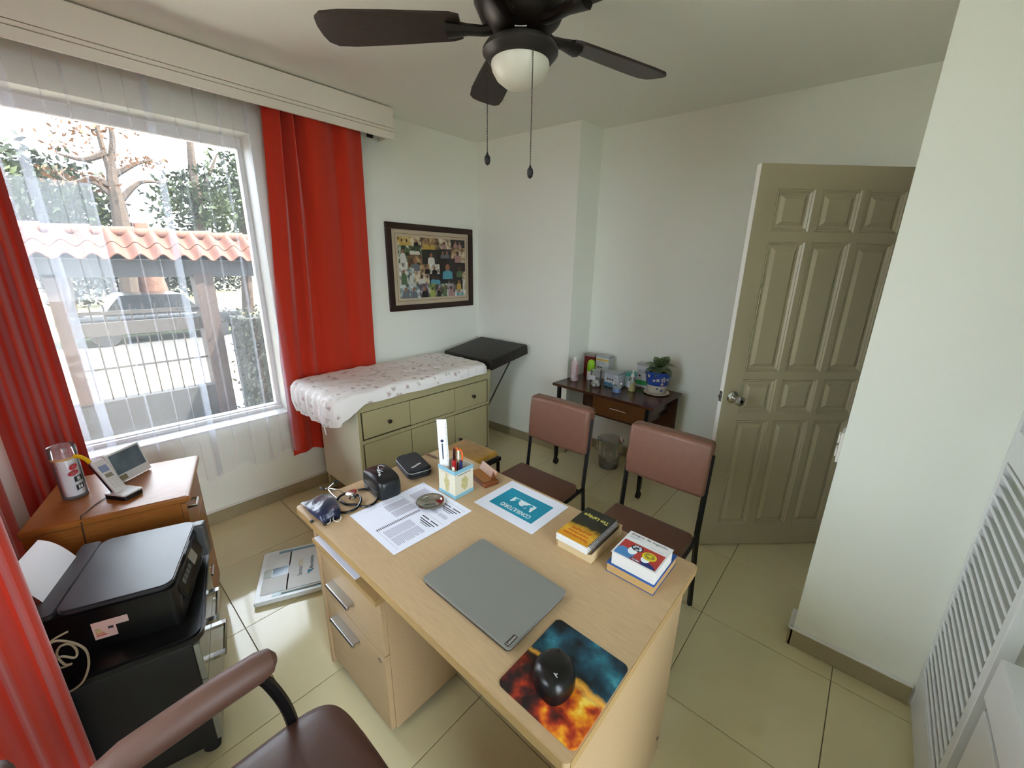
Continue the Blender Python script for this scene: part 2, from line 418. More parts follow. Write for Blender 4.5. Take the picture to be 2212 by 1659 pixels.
# white drawer unit in the open part of the closet
cu = thing('closet_drawers', 'white drawer unit inside the closet past the louvered door', 'drawers', (3.45, 1.0, 0))
obj('carcass', bm_box(-0.22, 0.35, -0.32, 0.33, 0.0, 0.615), M('closet_grey', '#8d8a84', 0.5), cu)
dr = obj('drawer', bm_box(-0.24, 0.3, -0.3, 0.30, 0.615, 0.735, 0.004), m_lou, cu)
obj('drawer', bm_box(-0.232, -0.22, -0.3, 0.30, 0.33, 0.58, 0.004), m_lou, cu)
obj('drawer', bm_box(-0.232, -0.22, -0.3, 0.30, 0.05, 0.31, 0.004), m_lou, cu)

# ================================================================== WINDOW DRESSING
pel = thing('curtain_pelmet', 'long white wooden pelmet box over the window with grooved lower edge', 'pelmet', (0.09, 0.7, 2.38))
PX = 0.175
wpart(pel, 'fascia', bm_box(PX-0.014, PX, NY+0.01, 1.775, 2.452, 2.572, 0.001, 1), m_pelmet)
wpart(pel, 'bead', bm_box(PX-0.014, PX, NY+0.01, 1.775, 2.432, 2.4495, 0.002, 1), m_pelmet)
wpart(pel, 'lower_rail', bm_box(PX-0.014, PX, NY+0.01, 1.775, 2.384, 2.4295, 0.002, 1), m_pelmet)
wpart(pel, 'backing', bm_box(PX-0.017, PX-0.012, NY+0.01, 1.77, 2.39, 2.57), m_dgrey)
wpart(pel, 'end_board', bm_box(0.002, PX-0.012, 1.757, 1.773, 2.40, 2.572), m_pelmet)
wpart(pel, 'top_board', bm_box(0.002, PX-0.012, NY+0.01, 1.757, 2.556, 2.570), m_pelmet)
trk = wpart(pel, 'curtain_track', bm_box(0.115, 0.14, NY+0.02, 1.70, 2.41, 2.432, 0.003, 1), m_white)
wpart(pel, 'track_stop', bm_box(0.118, 0.137, 1.60, 1.64, 2.375, 2.41, 0.003, 1), m_blackm, parent=trk)
wpart(pel, 'curtain_track', bm_box(0.04, 0.06, NY+0.02, 1.70, 2.44, 2.46, 0.003, 1), m_white)

def resample(P, n):
    P = [Vector((*p, 0)) if len(p) == 2 else Vector(p) for p in P]
    S = [0]
    for a, b in zip(P, P[1:]): S.append(S[-1]+(b-a).length)
    out = []
    k = 0
    for i in range(n+1):
        s = S[-1]*i/n
        while k < len(P)-2 and S[k+1] < s: k += 1
        t = (s-S[k])/max(1e-9, S[k+1]-S[k]); out.append(P[k].lerp(P[k+1], min(1, t)))
    return out
def curtain_bm(top, bot, z1, z0, nu, nv, hem=None, reach=1.0):
    A = resample(smooth_path([(x, y, 0) for x, y in top], 6), nu); B = resample(smooth_path([(x, y, 0) for x, y in bot], 6), nu)
    def fn(u, v):
        i = min(nu, int(round(u*nu))); a = A[i]; b = B[i]
        w = min(1.0, v/reach)**1.2
        p = a.lerp(b, w); zz = z1 + (z0-z1)*v
        if hem: zz += hem(u)*v
        return (p.x, p.y, zz)
    return bm_grid(fn, nu, nv)

# right-hand red curtain: one flat lit edge, tight folds, then broad panels
topR = [(0.10, 0.985), (0.125, 1.02), (0.165, 1.055), (0.10, 1.075), (0.075, 1.085), (0.12, 1.105), (0.165, 1.125), (0.10, 1.15), (0.08, 1.16), (0.13, 1.18), (0.16, 1.215), (0.145, 1.30), (0.105, 1.37), (0.10, 1.385), (0.135, 1.41), (0.15, 1.44), (0.125, 1.50), (0.11, 1.565)]
botR = [(0.035, 0.915), (0.045, 0.95), (0.066, 0.985), (0.05, 1.02), (0.03, 1.05), (0.05, 1.08), (0.066, 1.10), (0.045, 1.13), (0.03, 1.15), (0.05, 1.18), (0.066, 1.22), (0.06, 1.30), (0.04, 1.38), (0.04, 1.40), (0.055, 1.43), (0.06, 1.46), (0.05, 1.52), (0.04, 1.58)]
cR = obj('red_curtain', curtain_bm(topR, botR, 2.43, 0.30, 150, 24, hem=lambda u: 0.02*math.sin(9*u), reach=0.68), m_red, None, True)
tag(cR, 'red pleated curtain hanging between the window and the framed photo collage', 'curtain', 'red curtains')
# left-hand red curtains: on the window wall in the corner and on the wall behind the desk chair
topL = [(0.14, -0.02), (0.10, -0.05), (0.16, -0.075), (0.10, -0.105), (0.17, -0.13), (0.11, -0.165), (0.18, -0.19), (0.12, -0.22), (0.17, -0.25)]
cL = obj('red_curtain', curtain_bm(topL, [(x+0.01, y) for x, y in topL], 2.43, 0.05, 90, 16), m_red, None, True)
tag(cL, 'red pleated curtain in the corner at the edge of the sheer voile', 'curtain', 'red curtains')
topN = [(0.22, -0.300)]
for k in range(1, 13):
    topN.append((0.22+k*0.096, -0.300 + (0.022 if k % 2 else -0.010) + 0.003*(k % 3)))
topN += [(1.425, -0.245), (1.44, -0.185), (1.462, -0.168), (1.490, -0.180), (1.452, -0.204), (1.496, -0.232), (1.455, -0.258), (1.505, -0.288), (1.48, -0.315)]
cN = obj('red_curtain', curtain_bm(topN, [(x, y) for x, y in topN], 2.43, 0.02, 170, 16), m_red, None, True)
tag(cN, 'red pleated curtain behind the wooden cabinet and the printer stand', 'curtain', 'red curtains')

# sheer voile with doubled-over folds
folds = [(-0.03, 0.03, 3), (0.048, 0.040, 1), (0.15, 0.006, 2), (0.226, 0.012, 1), (0.345, 0.007, 1), (0.425, 0.006, 2), (0.498, 0.040, 1), (0.60, 0.007, 1), (0.69, 0.009, 2), (0.785, 0.014, 1), (0.85, 0.006, 2), (0.915, 0.02, 1)]
path = [(0.055, -0.12)]
for yc, w, _ in folds:
    path.append((0.046, yc-w*0.95))
    for q in range(7 if w > 0.01 else 5):
        path.append((0.046+0.006*q, yc+w*0.5*(1 if q % 2 == 0 else -1)*(1-0.05*q)))
    path.append((0.062, yc+w*0.95))
path += [(0.06, 0.955), (0.05, 0.985)]
def sheer_fn(nu, nv):
    S = resample(smooth_path([(x, y, 0) for x, y in path], 4), nu)
    def fn(u, v):
        i = min(nu, int(round(u*nu))); p = S[i]
        lean = 0.012*math.sin(7*p.y+1.0)*v
        spread = (p.y-0.45)*(-0.03)*v
        zz = 2.455+(0.345-2.455)*v + v*(0.022*math.sin(p.y*23)+0.012*math.sin(p.y*51+1))
        return (p.x + 0.010*math.sin(p.y*40+3*v)*v, p.y+lean+spread, zz)
    return bm_grid(fn, nu, nv)
sh = obj('sheer_curtain', sheer_fn(640, 14), m_sheer, None, True)
tag(sh, 'translucent white voile curtain with vertical folds in front of the window', 'sheer curtain')

# ================================================================== CEILING FAN
FX, FY = 1.82, 1.166
m_bronze = M('dark_bronze', '#1c1612', 0.35, metal=0.4, noise=(20, 0.3))
m_fitter = M('grey_bronze', '#34322f', 0.4, metal=0.5)
m_blade = M('blade_walnut', '#2c221c', 0.45, noise=(6, 0.3), stretch=(3, 20, 20))
m_frost = M('frosted_glass', '#cfcdbc', 0.35, sss=0.1)
fan = thing('ceiling_fan', 'dark bronze five-blade ceiling fan with frosted dome light and pull chains', 'ceiling fan', (FX, FY, ZC))
fan_l = lambda prof: xf(bm_lathe(prof, 40), TR(0, 0, -ZC))
obj('motor_housing', fan_l([(0.05, 2.278), (0.085, 2.29), (0.125, 2.325), (0.148, 2.37), (0.152, 2.41), (0.150, 2.49), (0.13, 2.52), (0.085, 2.54), (0.085, 2.579)]), m_bronze, fan, True)
obj('light_fitter', fan_l([(0.045, 2.278), (0.07, 2.272), (0.112, 2.256), (0.121, 2.244), (0.121, 2.236), (0.108, 2.222), (0.094, 2.212), (0.05, 2.212)]), m_fitter, fan, True)
obj('glass_dome', fan_l([(0.093, 2.214), (0.094, 2.205), (0.090, 2.190), (0.076, 2.168), (0.052, 2.150), (0.025, 2.142), (0, 2.140)]), m_frost, fan, True)
def blade_bm():
    pts = []
    prof = [(0.19, 0.045), (0.22, 0.055), (0.40, 0.066), (0.56, 0.072), (0.62, 0.068), (0.645, 0.05), (0.652, 0.02)]
    up_ = [(x, w) for x, w in prof]; dn = [(x, -w) for x, w in prof][::-1]
    return xf(bm_prism(up_+dn, -0.004, 0.004), RX(12))
def iron_bm():
    return bm_join(bm_tube([(0.07, 0, -0.005), (0.12, 0, -0.012), (0.17, 0, -0.008), (0.235, 0, -0.006)], [0.016, 0.013, 0.014, 0.022], 8, flat=1.6))
fb0 = None
for k in range(5):
    a = 146+72*k
    if fb0 is None:
        fb0 = obj('blade', blade_bm(), m_blade, fan); ib = obj('blade_iron', iron_bm(), m_bronze, fb0, True)
        fb0.location = (0, 0, 2.313-ZC); fb0.rotation_euler = (0, 0, R(a))
    else:
        c = copy_tree(fb0, fan); c.rotation_euler = (0, 0, R(a))
for (dx, dy, zt, zb) in ((-0.075, -0.075, 2.238, 1.955), (0.09, -0.045, 2.228, 1.90)):
    ch = obj('pull_chain', bm_join(*[bm_lathe([(0, -0.0022), (0.0019, -0.001), (0.0019, 0.001), (0, 0.0022)], 6, (dx, dy, zb+k*0.0046-ZC)) for k in range(int((zt-zb)/0.0046))]), m_fitter, fan)
    obj('chain_pull', bm_lathe([(0, 0.0), (0.003, -0.004), (0.004, -0.008), (0.0095, -0.016), (0.0105, -0.026), (0.008, -0.036), (0.003, -0.041), (0, -0.042)], 14, (dx, dy, zb-ZC)), m_blackm, ch, True)
obj('maker_label', xf(bm_box(-0.018, 0.018, -0.0008, 0.0008, -0.005, 0.005), RZ(41) @ TR(0, -0.066, 2.286-ZC) @ RX(35)), m_white, fan)

# ================================================================== FRAMED COLLAGE ON THE WINDOW WALL
PY0, PY1, PZ0, PZ1 = 1.755, 2.622, 1.222, 1.880
fr = thing('picture_frame', 'wide dark wood picture frame holding a collage of family photographs', 'picture', (0.0, (PY0+PY1)/2, (PZ0+PZ1)/2))
m_frame = M('mahogany', '#2a120b', 0.35, noise=(8, 0.3), stretch=(4, 30, 30))
fwid = 0.045
wpart(fr, 'frame_bar', bm_box(0.001, 0.026, PY0, PY1, PZ0, PZ0+fwid, 0.004), m_frame)
wpart(fr, 'frame_bar', bm_box(0.001, 0.026, PY0, PY1, PZ1-fwid, PZ1, 0.004), m_frame)
wpart(fr, 'frame_bar', bm_box(0.001, 0.026, PY0, PY0+fwid, PZ0+fwid, PZ1-fwid, 0.004), m_frame)
wpart(fr, 'frame_bar', bm_box(0.001, 0.026, PY1-fwid, PY1, PZ0+fwid, PZ1-fwid, 0.004), m_frame)
wpart(fr, 'mat_board', bm_box(0.002, 0.010, PY0+0.02, PY1-0.02, PZ0+0.02, PZ1-0.02), M('mat_cream', '#c9b89c', 0.7))
iy0, iy1, iz0, iz1 = PY0+0.100, PY1-0.085, PZ0+0.095, PZ1-0.095
def outline(y0, y1, z0, z1, w):
    return bm_join(bm_box(0.0102, 0.0108, y0, y1, z0, z0+w), bm_box(0.0102, 0.0108, y0, y1, z1-w, z1), bm_box(0.0102, 0.0108, y0, y0+w, z0, z1), bm_box(0.0102, 0.0108, y1-w, y1, z0, z1))
wpart(fr, 'mat_line', outline(iy0-0.022, iy1+0.022, iz0-0.022, iz1+0.022, 0.003), M('mat_brown', '#6d4a32', 0.7))
PM = {'y': photo_mat('photo_yellow', ['#6b4a2a', '#c9a54a', '#d8cfa6']), 'c': photo_mat('photo_cream', ['#5a4638', '#cdb793', '#e6dcc4']), 'b': photo_mat('photo_brown', ['#4a3526', '#8a6b48', '#c8a878']),
      'k': photo_mat('photo_dark', ['#0d0b0a', '#1a1614', '#2b2522']), 'g': photo_mat('photo_green', ['#24361f', '#5c7046', '#dfe3d4']), 's': photo_mat('photo_sepia', ['#5a3f30', '#b08f62', '#e0d4bc']),
      'w': photo_mat('photo_white', ['#7c766a', '#d4d2c6', '#eeeee6']), 'l': photo_mat('photo_blue', ['#4a5a5e', '#9fb0ae', '#dfe6e2']), 'n': photo_mat('photo_lawn', ['#56703a', '#93a35a', '#c6cf9c']), 'p': photo_mat('photo_mauve', ['#2c2326', '#6f5f68', '#c3b6bb'])}
SH = {'w': M('shirt_white', '#d9d6cc', 0.6), 'k': M('shirt_black', '#15120f', 0.6), 'b': M('shirt_blue', '#5aa0b4', 0.6), 'g': M('shirt_green', '#5d7552', 0.6), 'y': M('shirt_yellow', '#c3a24c', 0.6), 'm': M('shirt_grey', '#6f767c', 0.6), 'n': M('shirt_lime', '#9fae55', 0.6), 'r': M('shirt_rose', '#b08880', 0.6)}
m_skin = M('print_skin', '#a06f52', 0.6); m_skin2 = M('print_skin_dark', '#54392c', 0.6)
PH = [(0, 0, .18, .15, 'y', 'y'), (.18, 0, .32, .15, 'c', 'k'), (.32, 0, .58, .2, 'b', 'y'), (.58, 0, .77, .18, 'c', 'r'), (.77, 0, 1, .15, 'k', 'r'),
      (0, .14, .12, .42, 'g', 'w'), (.12, .14, .32, .29, 'g', 'w'), (.32, .19, .58, .43, 'k', 'w'), (.58, .17, .77, .34, 'k', 'm'), (.77, .14, 1, .41, 's', 'r'),
      (.12, .28, .33, .56, 'b', 'm'), (.58, .33, .83, .71, 'k', 'b'), (.83, .4, 1, .68, 'k', 'g'), (0, .42, .12, .78, 'w', 'g'), (.12, .5, .2, .78, 'l', 'w'),
      (.2, .55, .42, .79, 'c', 'w'), (.33, .43, .45, .6, 'b', 'k'), (.43, .43, .58, .62, 'w', 'k'), (.42, .6, .6, .79, 'k', 'b'), (.6, .69, .83, .8, 'k', 'm'), (.83, .66, .95, .9, 'k', 'y'), (.95, .56, 1, .9, 'c', 'w'),
      (0, .77, .27, 1, 'l', 'm'), (.27, .76, .41, 1, 'p', 'k'), (.41, .77, .51, 1, 'n', 'n'), (.51, .78, .6, 1, 'p', 'k'), (.6, .77, .7, 1, 'g', 'g'), (.7, .77, .82, 1, 'p', 'r'), (.82, .89, 1, 1, 'w', 'b')]
for q, (u0, v0, u1, v1, pm, sm) in enumerate(PH):
    y0, y1 = iy0+(iy1-iy0)*u0, iy0+(iy1-iy0)*u1; z1, z0 = iz1-(iz1-iz0)*v0, iz1-(iz1-iz0)*v1
    xo = 0.0108+0.00008*q
    o = wpart(fr, 'photo', bm_box(0.0100, xo, y0, y1, z0, z1), PM[pm])
    hh = z1-z0; ww = y1-y0; nfig = 2 if ww > 1.1*hh and q % 2 == 0 else 1
    bodies = []; heads = []
    for f in range(nfig):
        cy = y0+ww*(0.5 if nfig == 1 else 0.33+0.34*f)+random.uniform(-.05, .05)*ww; hr = min(hh*0.16, ww*0.17); cz = z0+hh*random.uniform(0.58, 0.68)
        bodies.append(xf(bm_flat([(-2.0*hr, 0), (2.0*hr, 0), (1.8*hr, (cz-z0)*0.62), (0.9*hr, (cz-z0)-hr*0.9), (-0.9*hr, (cz-z0)-hr*0.9), (-1.8*hr, (cz-z0)*0.62)]), TR(xo+0.00005, min(max(cy, y0+2.02*hr), y1-2.02*hr), z0) @ RZ(90) @ RX(90)))
        heads.append(xf(bm_flat([(hr*0.8*math.cos(a*PI/6), hr*math.sin(a*PI/6)) for a in range(12)]), TR(xo+0.0001, min(max(cy, y0+2.02*hr), y1-2.02*hr), cz) @ RZ(90) @ RX(90)))
    if hh > 0.0:
        for b_, h_ in zip(bodies, heads):
            wpart(fr, 'figure', b_, SH[sm], parent=o); wpart(fr, 'head', h_, m_skin if q % 3 else m_skin2, parent=o)
m_fglass = thin('frame_glass', '#ffffff', 0.0, 0.5, 0.05, 1.12)
wpart(fr, 'glass', bm_box(0.0165, 0.018, PY0+fwid, PY1-fwid, PZ0+fwid, PZ1-fwid), m_fglass)

# ================================================================== EXAMINATION TABLE
ET = thing('examination_table', 'cream metal examination table with drawers and black raised headrest', 'exam table', (0.37, 1.65, 0))
ex0, ex1, ey0, ey1 = 0.105, 0.640, 1.094, 2.207
wpart(ET, 'body', bm_join(bm_box(ex0, ex1, ey0, ey1, 0.13, 0.775, 0.004, 1)), m_cream)
wpart(ET, 'side_panel', bm_box(ex0+0.004, ex1-0.004, ey0-0.004, ey0, 0.135, 0.77), m_cream_lit)
for (a, b) in ((ex0+0.02, ey0+0.02), (ex1-0.02, ey0+0.02), (ex0+0.02, ey1-0.02), (ex1-0.02, ey1-0.02)):
    lg = wpart(ET, 'leg', bm_box(a-0.018, a+0.018, b-0.018, b+0.018, 0.018, 0.13), m_cream)
    wpart(ET, 'foot', bm_lathe([(0.012, 0), (0.015, 0.004), (0.015, 0.018)], 12, (a, b, 0)), m_chrome, parent=lg)
wpart(ET, 'shadow_plate', bm_box(ex1, ex1+0.0015, ey0+0.018, ey1-0.018, 0.135, 0.735), M('seam_dark', '#3a371f', 0.7))
m_knob = M('dark_knob', '#1f1713', 0.35)
def ex_front(name, y0, y1, z0, z1, knob=None):
    o = wpart(ET, name, bm_box(ex1+0.001, ex1+0.006, y0, y1, z0, z1, 0.0015, 1), m_cream)
    if knob: wpart(ET, 'knob', xf(bm_lathe([(0.006, 0), (0.006, 0.01), (0.013, 0.016), (0.014, 0.022), (0.009, 0.028), (0, 0.029)], 16), TR(ex1+0.006, *knob) @ RY(90)), m_knob, True, parent=o)
ex_front('drawer', 1.120, 1.456, 0.545, 0.716, (1.293, 0.62)); ex_front('front_panel', 1.460, 1.845, 0.54, 0.714); ex_front('drawer', 1.849, 2.178, 0.538, 0.714, (2.025, 0.617))
ex_front('cabinet_door', 1.118, 1.458, 0.145, 0.509, (1.42, 0.305)); ex_front('front_panel', 1.463, 1.840, 0.145, 0.508); ex_front('cabinet_door', 1.845, 2.178, 0.145, 0.505, (1.88, 0.305))
wpart(ET, 'top_stile', bm_box(ex1+0.001, ex1+0.004, ey0, ey1, 0.72, 0.772), m_cream)
wpart(ET, 'mid_stile', bm_box(ex1+0.001, ex1+0.004, ey0, ey1, 0.512, 0.535), m_cream)
wpart(ET, 'mattress_base', bm_prism(rrect(0.10, 0.655, 0.98, 2.185, 0.12, 6), 0.776, 0.785), m_dgrey)
# headrest pad, tilted up
hp = wpart(ET, 'headrest', xf(bm_box(-0.285, 0.285, 0.0, 0.46, -0.05, 0.035, 0.014, 3), TR(0.372, 2.212, 0.828) @ RX(9)), M('black_vinyl', '#211f1c', 0.5, bump=(18, 0.5, 0.01)), True)
wpart(ET, 'support_rod', bm_tube([(0.6, 2.52, 0.83), (0.6, 2.21, 0.44)], 0.006, 8), m_dgrey, True, parent=hp)
wpart(ET, 'hinge_bracket', bm_box(0.618, 0.640, 2.207, 2.228, 0.60, 0.79, 0.003, 1), m_cream)
# fitted floral sheet, gathered at the foot end
def voro_flower(name):
    m = bpy.data.materials.new(name); m.use_nodes = True; nt = m.node_tree; b = nt.nodes['Principled BSDF']; b.inputs['Roughness'].default_value = 0.8
    tc = nt.nodes.new('ShaderNodeTexCoord'); nz = nt.nodes.new('ShaderNodeTexNoise'); nz.inputs['Scale'].default_value = 60
    ad = nt.nodes.new('ShaderNodeMixRGB'); ad.blend_type = 'ADD'; ad.inputs[0].default_value = 0.03
    nt.links.new(tc.outputs['Object'], nz.inputs['Vector']); nt.links.new(tc.outputs['Object'], ad.inputs[1]); nt.links.new(nz.outputs['Color'], ad.inputs[2])
    v = nt.nodes.new('ShaderNodeTexVoronoi'); v.inputs['Scale'].default_value = 19
    nt.links.new(ad.outputs[0], v.inputs['Vector'])
    cr = nt.nodes.new('ShaderNodeValToRGB'); e = cr.color_ramp.elements
    e[0].position = 0.0; e[0].color = (*C('#c7a3af'), 1); e[1].position = 0.34; e[1].color = (*C('#f4f2f0'), 1)
    e2 = e.new(0.17); e2.color = (*C('#cfb4bd'), 1); e3 = e.new(0.24); e3.color = (*C('#d0d1c2'), 1)
    nt.links.new(v.outputs['Distance'], cr.inputs[0]); nt.links.new(cr.outputs[0], b.inputs['Base Color'])
    n2 = nt.nodes.new('ShaderNodeTexNoise'); n2.inputs['Scale'].default_value = 9; n2.inputs['Detail'].default_value = 5
    mp = nt.nodes.new('ShaderNodeMapping'); mp.inputs['Scale'].default_value = (2.2, 0.8, 1); nt.links.new(tc.outputs['Object'], mp.inputs[0]); nt.links.new(mp.outputs[0], n2.inputs['Vector'])
    bp = nt.nodes.new('ShaderNodeBump'); bp.inputs['Strength'].default_value = 0.55; bp.inputs['Distance'].default_value = 0.03
    nt.links.new(n2.outputs[0], bp.inputs['Height']); nt.links.new(bp.outputs[0], b.inputs['Normal'])
    return m
m_sheet = voro_flower('floral_cotton')
sx0, sx1, sy0, sy1 = 0.075, 0.685, 0.915, 2.195
def sheet_bm():
    ol = rrect(sx0, sx1, sy0, sy1, 0.10, 8)
    ol = [(p.x, p.y) for p in resample([(x, y) for x, y in ol]+[ol[0]], 240)][:-1]
    cx, cy = (sx0+sx1)/2, (sy0+sy1)/2
    def hemz(x, y, k):
        f = max(0.0, (1.12-y)/0.2)            # deep skirt at the foot end
        return 0.780 - 0.118*min(1, f)*(1+0.05*math.sin(k*0.7)) if f > 0 else 0.783+0.003*math.sin(k*0.3)
    bm = bmesh.new(); rings = []
    lev = [(0.0, 0.858)] + [(q/12, 0.858) for q in range(1, 11)] + [(0.89, 0.857), (0.93, 0.854), (0.96, 0.849), (0.98, 0.842), (1.0, 0.825), (1.004, 0.80), ('h1', 0), ('h', 0)]
    for s, z in lev:
        if s == 0.0: rings.append([bm.verts.new((cx, cy, 0.858))]); continue
        rg = []
        for k, (x, y) in enumerate(ol):
            if s in ('h', 'h1'):
                foot = max(0, min(1, (1.05-y)/0.1)); hz = hemz(x, y, k); sc = 1.004-0.03*foot
                a = 0.012*foot*math.sin(k*1.2)
                if s == 'h1': hz = (hz+0.80)/2; sc = 1.003; a *= 0.8
                rg.append(bm.verts.new((cx+(x-cx)*sc + a, cy+(y-cy)*sc + a*0.6, hz)))
            else:
                foot = max(0, min(1, (1.05-y)/0.1)); a = 0.007*foot*math.sin(k*1.2)*(s > 0.955)
                X_, Y_ = cx+(x-cx)*s, cy+(y-cy)*s; wr = (0.0045*math.sin(X_*38+Y_*14+2*math.sin(Y_*9))*math.sin(Y_*11+1.3+3*X_)+0.003*math.sin(X_*70-Y_*31)*math.sin(Y_*23)+0.012*math.exp(-((X_-0.47)/0.07)**2-((Y_-1.72)/0.12)**2)*math.sin(X_*60+Y_*40)) if s < 0.95 else 0
                rg.append(bm.verts.new((cx+(x-cx)*s + a, cy+(y-cy)*s + a*0.6, z+wr)))
        rings.append(rg)
    n = len(ol)
    for a, b in zip(rings, rings[1:]):
        for i in range(n):
            j = (i+1) % n
            if len(a) == 1: bm.faces.new((a[0], b[i], b[j]))
            else: bm.faces.new((a[i], a[j], b[j], b[i]))
    bmesh.ops.recalc_face_normals(bm, faces=bm.faces[:])
    return bm
st = obj('fitted_sheet', sheet_bm(), m_sheet, None, True)
tag(st, 'pale floral fitted sheet with gathered end over the exam table mattress', 'bed sheet')
obj('ribbon', bm_tube(smooth_path([(0.55, 0.935, 0.68), (0.553, 0.930, 0.655), (0.556, 0.93, 0.63), (0.56, 0.932, 0.61)]), 0.007, 6, flat=0.3), m_sheet, st)
wpart(ET, 'mattress', bm_prism(rrect(0.10, 0.66, 0.95, 2.17, 0.11, 6), 0.786, 0.846), m_dgrey)
# ================================================================== DESK
DK = thing('office_desk', 'light beech veneer office desk with drawer pedestal on one side', 'desk', (2.0, 0.78, 0))
dx0, dx1, dy0, dy1 = 1.425, 2.592, 0.440, 1.116
wpart(DK, 'desktop', bm_prism(rrect(dx0, dx1, dy0, dy1, 0.012, 4), 0.722, 0.75, 0.0015), m_wood)
wpart(DK, 'edge_band', bm_join(bm_box(dx0+0.01, dx1-0.01, dy0-0.0012, dy0, 0.7235, 0.7485), bm_box(dx1, dx1+0.0012, dy0+0.01, dy1-0.01, 0.7235, 0.7485), bm_box(dx0-0.0012, dx0, dy0+0.01, dy1-0.01, 0.7235, 0.7485)), m_woodedge)
rp = wpart(DK, 'end_panel', bm_box(dx1-0.045, dx1-0.02, dy0+0.035, dy1-0.03, 0.0, 0.722, 0.001, 1), m_wood)
for (y, z) in ((1.06, 0.66), (0.50, 0.66), (1.06, 0.08), (0.5, 0.08)):
    wpart(DK, 'screw_cap', xf(bm_lathe([(0.006, 0), (0.006, 0.0015), (0, 0.002)], 12), TR(dx1-0.02, y, z) @ RY(90)), m_knob, parent=rp)
wpart(DK, 'end_panel', bm_box(dx0+0.008, dx0+0.026, dy0+0.045, dy1-0.03, 0.0, 0.722, 0.001, 1), m_wood)
wpart(DK, 'modesty_panel', bm_box(1.90, dx1-0.045, 0.99, 1.005, 0.22, 0.722), m_wood)
pxa, pxb, pyf, pyb = dx0+0.027, 1.875, 0.505, 1.0
wpart(DK, 'pedestal_side', bm_box(pxb-0.016, pxb, pyf+0.006, pyb, 0.03, 0.722), m_wood)
wpart(DK, 'pedestal_back', bm_box(pxa, pxb-0.016, pyb-0.012, pyb, 0.03, 0.722), m_wood)
wpart(DK, 'pedestal_floor', bm_box(pxa, pxb-0.016, pyf+0.02, pyb-0.012, 0.03, 0.045), m_wood)
wpart(DK, 'pedestal_plinth', bm_box(pxa+0.01, pxb-0.02, pyf+0.05, pyb-0.03, 0.0, 0.03), m_knob)
wpart(DK, 'shelf_board', bm_box(pxa-0.002, pxb+0.012, dy0+0.03, pyb-0.012, 0.592, 0.612, 0.001, 1), m_woodedge)
def handle(root, x0, x1, z, par):
    h = wpart(root, 'handle', bm_join(bm_tube([(x0, pyf-0.036, z), (x1, pyf-0.036, z)], 0.0065, 10), bm_box(x0, x1, pyf-0.034, pyf-0.004, z+0.001, z+0.009)), m_brushed, True, parent=par)
d = wpart(DK, 'drawer', bm_box(pxa+0.002, pxb-0.004, pyf-0.012, pyf+0.006, 0.362, 0.586, 0.001, 1), m_wood); handle(DK, 1.53, 1.69, 0.452, d)
wpart(DK, 'lock', xf(bm_lathe([(0.009, 0), (0.009, 0.002), (0.004, 0.003), (0, 0.003)], 16), TR(1.838, pyf-0.012, 0.325) @ RX(90)), m_chrome, parent=d)
d = wpart(DK, 'drawer', bm_box(pxa+0.002, pxb-0.004, pyf-0.012, pyf+0.006, 0.035, 0.357, 0.001, 1), m_wood); handle(DK, 1.53, 1.70, 0.295, d)
pp = obj('paper_strip', xf(bm_box(-0.15, 0.15, -0.10, 0.10, 0, 0.004), TR(1.61, 0.575, 0.613) @ RZ(0)), m_paper)
tag(pp, 'white paper lying in the open slot under the desktop above the drawers', 'paper')

# ================================================================== VISITOR CHAIRS
def visitor_chair(x0, x1, label):
    w = x1-x0; c = thing('visitor_chair', label, 'chair', ((x0+x1)/2, 1.6, 0), 0, 'brown visitor chairs')
    h = w/2
    # padded back, curved front face, slightly wider at the base
    def back(bev):
        bm = bm_box(-h, h, 0.155, 0.235, 0.60, 0.862, 0.0)
        bmesh.ops.subdivide_edges(bm, edges=bm.edges[:], cuts=3, use_grid_fill=True)
        bm.verts.ensure_lookup_table()
        for v in bm.verts:
            t = (v.co.z-0.60)/0.262
            v.co.y += 0.02*t*t - 0.006*(1-(v.co.x/h)**2)
            if v.co.z > 0.85: v.co.z -= 0.006*(v.co.x/h)**2
        return bm
    b = obj('backrest', back(0), m_leather, c, True)
    md = b.modifiers.new('bevel', 'BEVEL'); md.width = 0.022; md.segments = 4; md.limit_method = 'ANGLE'; md.angle_limit = R(50)
    obj('back_cover', bm_box(-h+0.03, h-0.03, 0.243, 0.252, 0.62, 0.835, 0.004, 1), m_leatherd, c)
    s = obj('seat', bm_box(-h, h, -0.30, 0.105, 0.395, 0.455, 0.02, 3), M('seat_vinyl', '#5b3b2c', 0.45, bump=(220, 0.25, 0.001)), c, True)
    for sx in (-1, 1):
        x = sx*(h-0.002)
        obj('rear_leg', bm_tube([(x, 0.205, 0.80), (x, 0.185, 0.60), (x, 0.165, 0.42), (x+sx*0.012, 0.195, 0.003)], 0.0125, 4), m_blackmet, c)
        obj('front_leg', bm_tube([(x, 0.165, 0.40), (x, -0.27, 0.385), (x, -0.285, 0.37), (x+sx*0.01, -0.30, 0.003)], 0.0125, 4), m_blackmet, c)
    obj('stretcher', bm_tube([(-h, 0.165, 0.375), (h, 0.165, 0.375)], 0.010, 4), m_blackmet, c)
    return c
visitor_chair(2.045, 2.425, 'brown padded visitor chair standing beside the open panelled door')
visitor_chair(1.415, 1.815, 'brown padded visitor chair standing beside the yellow stool')

